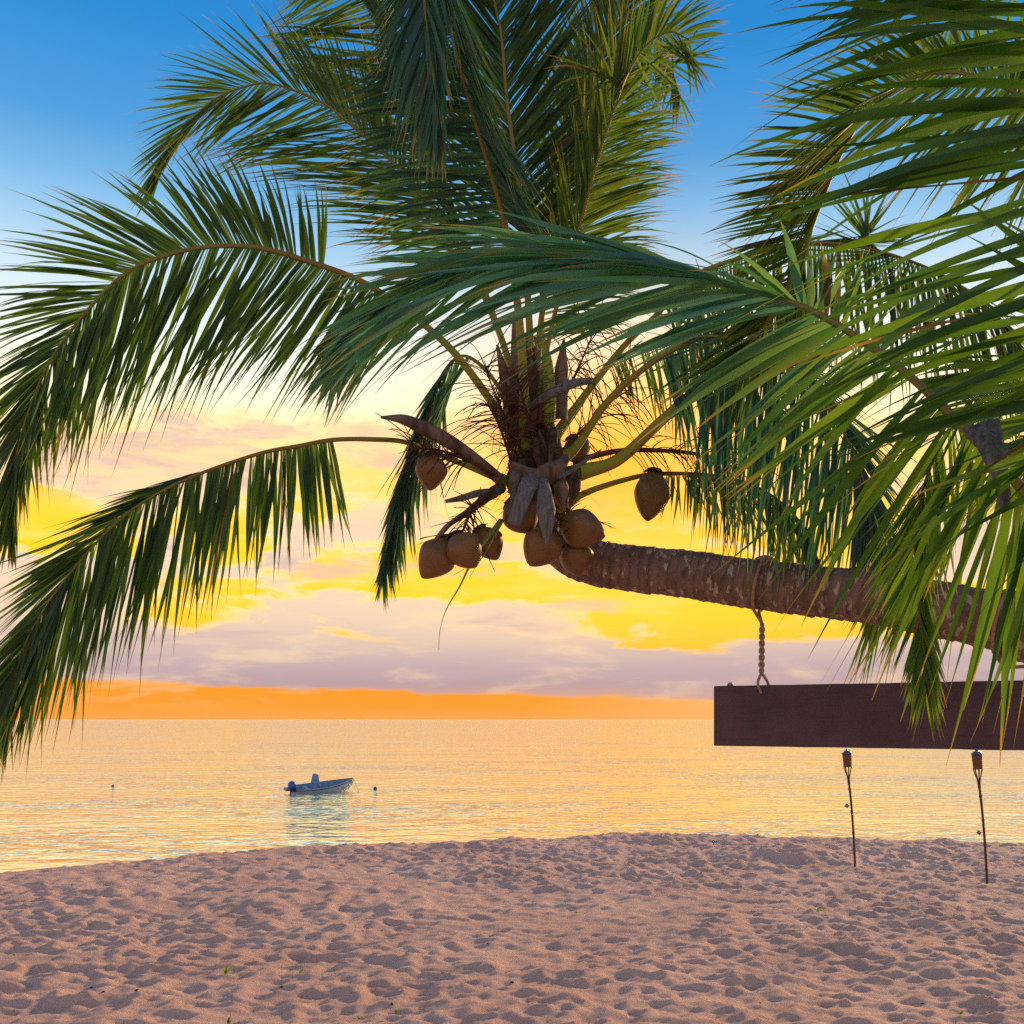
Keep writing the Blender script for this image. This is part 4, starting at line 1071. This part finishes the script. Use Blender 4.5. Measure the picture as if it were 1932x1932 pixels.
cc = nt.mix(nt.math('MULTIPLY', nt.smooth(n2, .47, .66), .6), cloudc, cl(190, 168, 180))
cc = nt.mix(nt.math('MULTIPLY', nt.smooth(n4, .48, .70), .5), cc, cl(250, 220, 180))
# thin veil of pale peach inside the yellow openings
veil = nt.math('MULTIPLY', nt.smooth(n4, .44, .62), nt.ramp(el, [(.07, 0.0), (.10, .25), (.15, .35), (.19, .8), (.25, .75), (.30, 0.0)]))
clear = nt.mix(veil, clear, cl(253, 222, 140))
low = nt.math('MULTIPLY', nt.smooth(n2, .5, .62), nt.ramp(el, [(.002, 0.0), (.012, .15), (.024, .65), (.04, .5), (.05, 0.0)]))
clear = nt.mix(low, clear, cl(252, 190, 130))
clear = nt.mix(nt.math('MULTIPLY', nt.smooth(az, -.02, .22), nt.ramp(el, [(0, .6), (.05, .6), (.07, 0.0)])), clear, cl(254, 196, 128))
front = nt.mix(cm, clear, cc)
rim = nt.math('MULTIPLY', nt.math('MULTIPLY', nt.math('MULTIPLY', cm, nt.math('SUBTRACT', 1.0, cm)), 4.0), nt.ramp(el, [(.05, 0.0), (.09, .35), (.2, .5), (.3, .3)]))
front = nt.mix(rim, front, cl(255, 236, 168))
streak = nt.math('MULTIPLY', nt.smooth(n2, .55, .68), nt.ramp(el, [(.07, 0.0), (.10, .7), (.16, .6), (.21, .4), (.26, .3), (.28, 0.0)]))
front = nt.mix(streak, front, cl(203, 180, 186))
glow = blob(1190, 850, 350, 230)
front = nt.mix(nt.math('MULTIPLY', glow, .85), front, (1.25, .70, .14, 1))
front = nt.mix(nt.math('MULTIPLY', blob(1160, 880, 210, 130), .8), front, (1.35, .50, .04, 1))
hot = nt.ramp(el, [(0, (1.0, .95, .9, 1)), (.05, (1.12, 1.08, 1.02, 1)), (.10, (1.28, 1.18, 1.06, 1)), (.26, (1.30, 1.20, 1.06, 1)), (.36, (1.20, 1.18, 1.12, 1)), (.45, (1.06, 1.06, 1.06, 1)), (.5, (1, 1, 1, 1))])
front = nt.mix(1.0, front, hot, 'MULTIPLY')
# Nishita blended in overhead; a warm ramp behind the viewer added as front fill
sky = nt.new('ShaderNodeTexSky', sky_type='NISHITA', sun_disc=False, sun_elevation=SUN_EL, sun_rotation=SUN_AZ)
sk = nt.scale(sky.outputs[0], (.10, .10, .10))
fillc = nt.scale(nt.ramp(el, [(0, cl(235, 205, 195)), (.15, cl(240, 215, 205)), (.45, cl(205, 205, 215)), (1.0, cl(130, 170, 215))]), (.88, .82, .84))
fillc = nt.mix(.5, fillc, sk, 'ADD')
back = nt.smooth(sep.outputs[1], .25, -.35)
full = nt.mix(back, front, fillc)
full = nt.mix(nt.math('MULTIPLY', nt.smooth(el, .85, 1.25), .6), full, sk)
nt.l.new(full, bg.inputs[0]); bg.inputs[1].default_value = 1.0

# ------------------------------------------------------------------ sun
sl = bpy.data.lights.new('sun', 'SUN'); sl.energy = 4.6; sl.angle = math.radians(5); sl.color = (1.0, .62, .30)
so = bpy.data.objects.new('sun', sl); COL.objects.link(so)
sd = V((math.sin(SUN_AZ) * math.cos(SUN_EL), math.cos(SUN_AZ) * math.cos(SUN_EL), math.sin(SUN_EL)))
so.rotation_euler = (-sd).to_track_quat('-Z', 'Y').to_euler(); so.location = (0, 30, 20)

# ------------------------------------------------------------------ camera
cd = bpy.data.cameras.new('camera'); cd.sensor_width = 36; cd.lens = 36; cd.shift_y = (HOR - W / 2) / W
cd.clip_start = .1; cd.clip_end = 100000
co = bpy.data.objects.new('camera', cd); COL.objects.link(co); co.location = (0, 0, CAMZ); co.rotation_euler = (math.pi / 2, 0, 0)
SC.camera = co
vs_ = SC.view_settings; vs_.view_transform = 'Standard'; vs_.look = 'None'; vs_.exposure = 0; vs_.gamma = 1; vs_.use_curve_mapping = False
SC.cycles.max_bounces = 8; SC.cycles.transmission_bounces = 4
SC.cycles.use_denoising = False
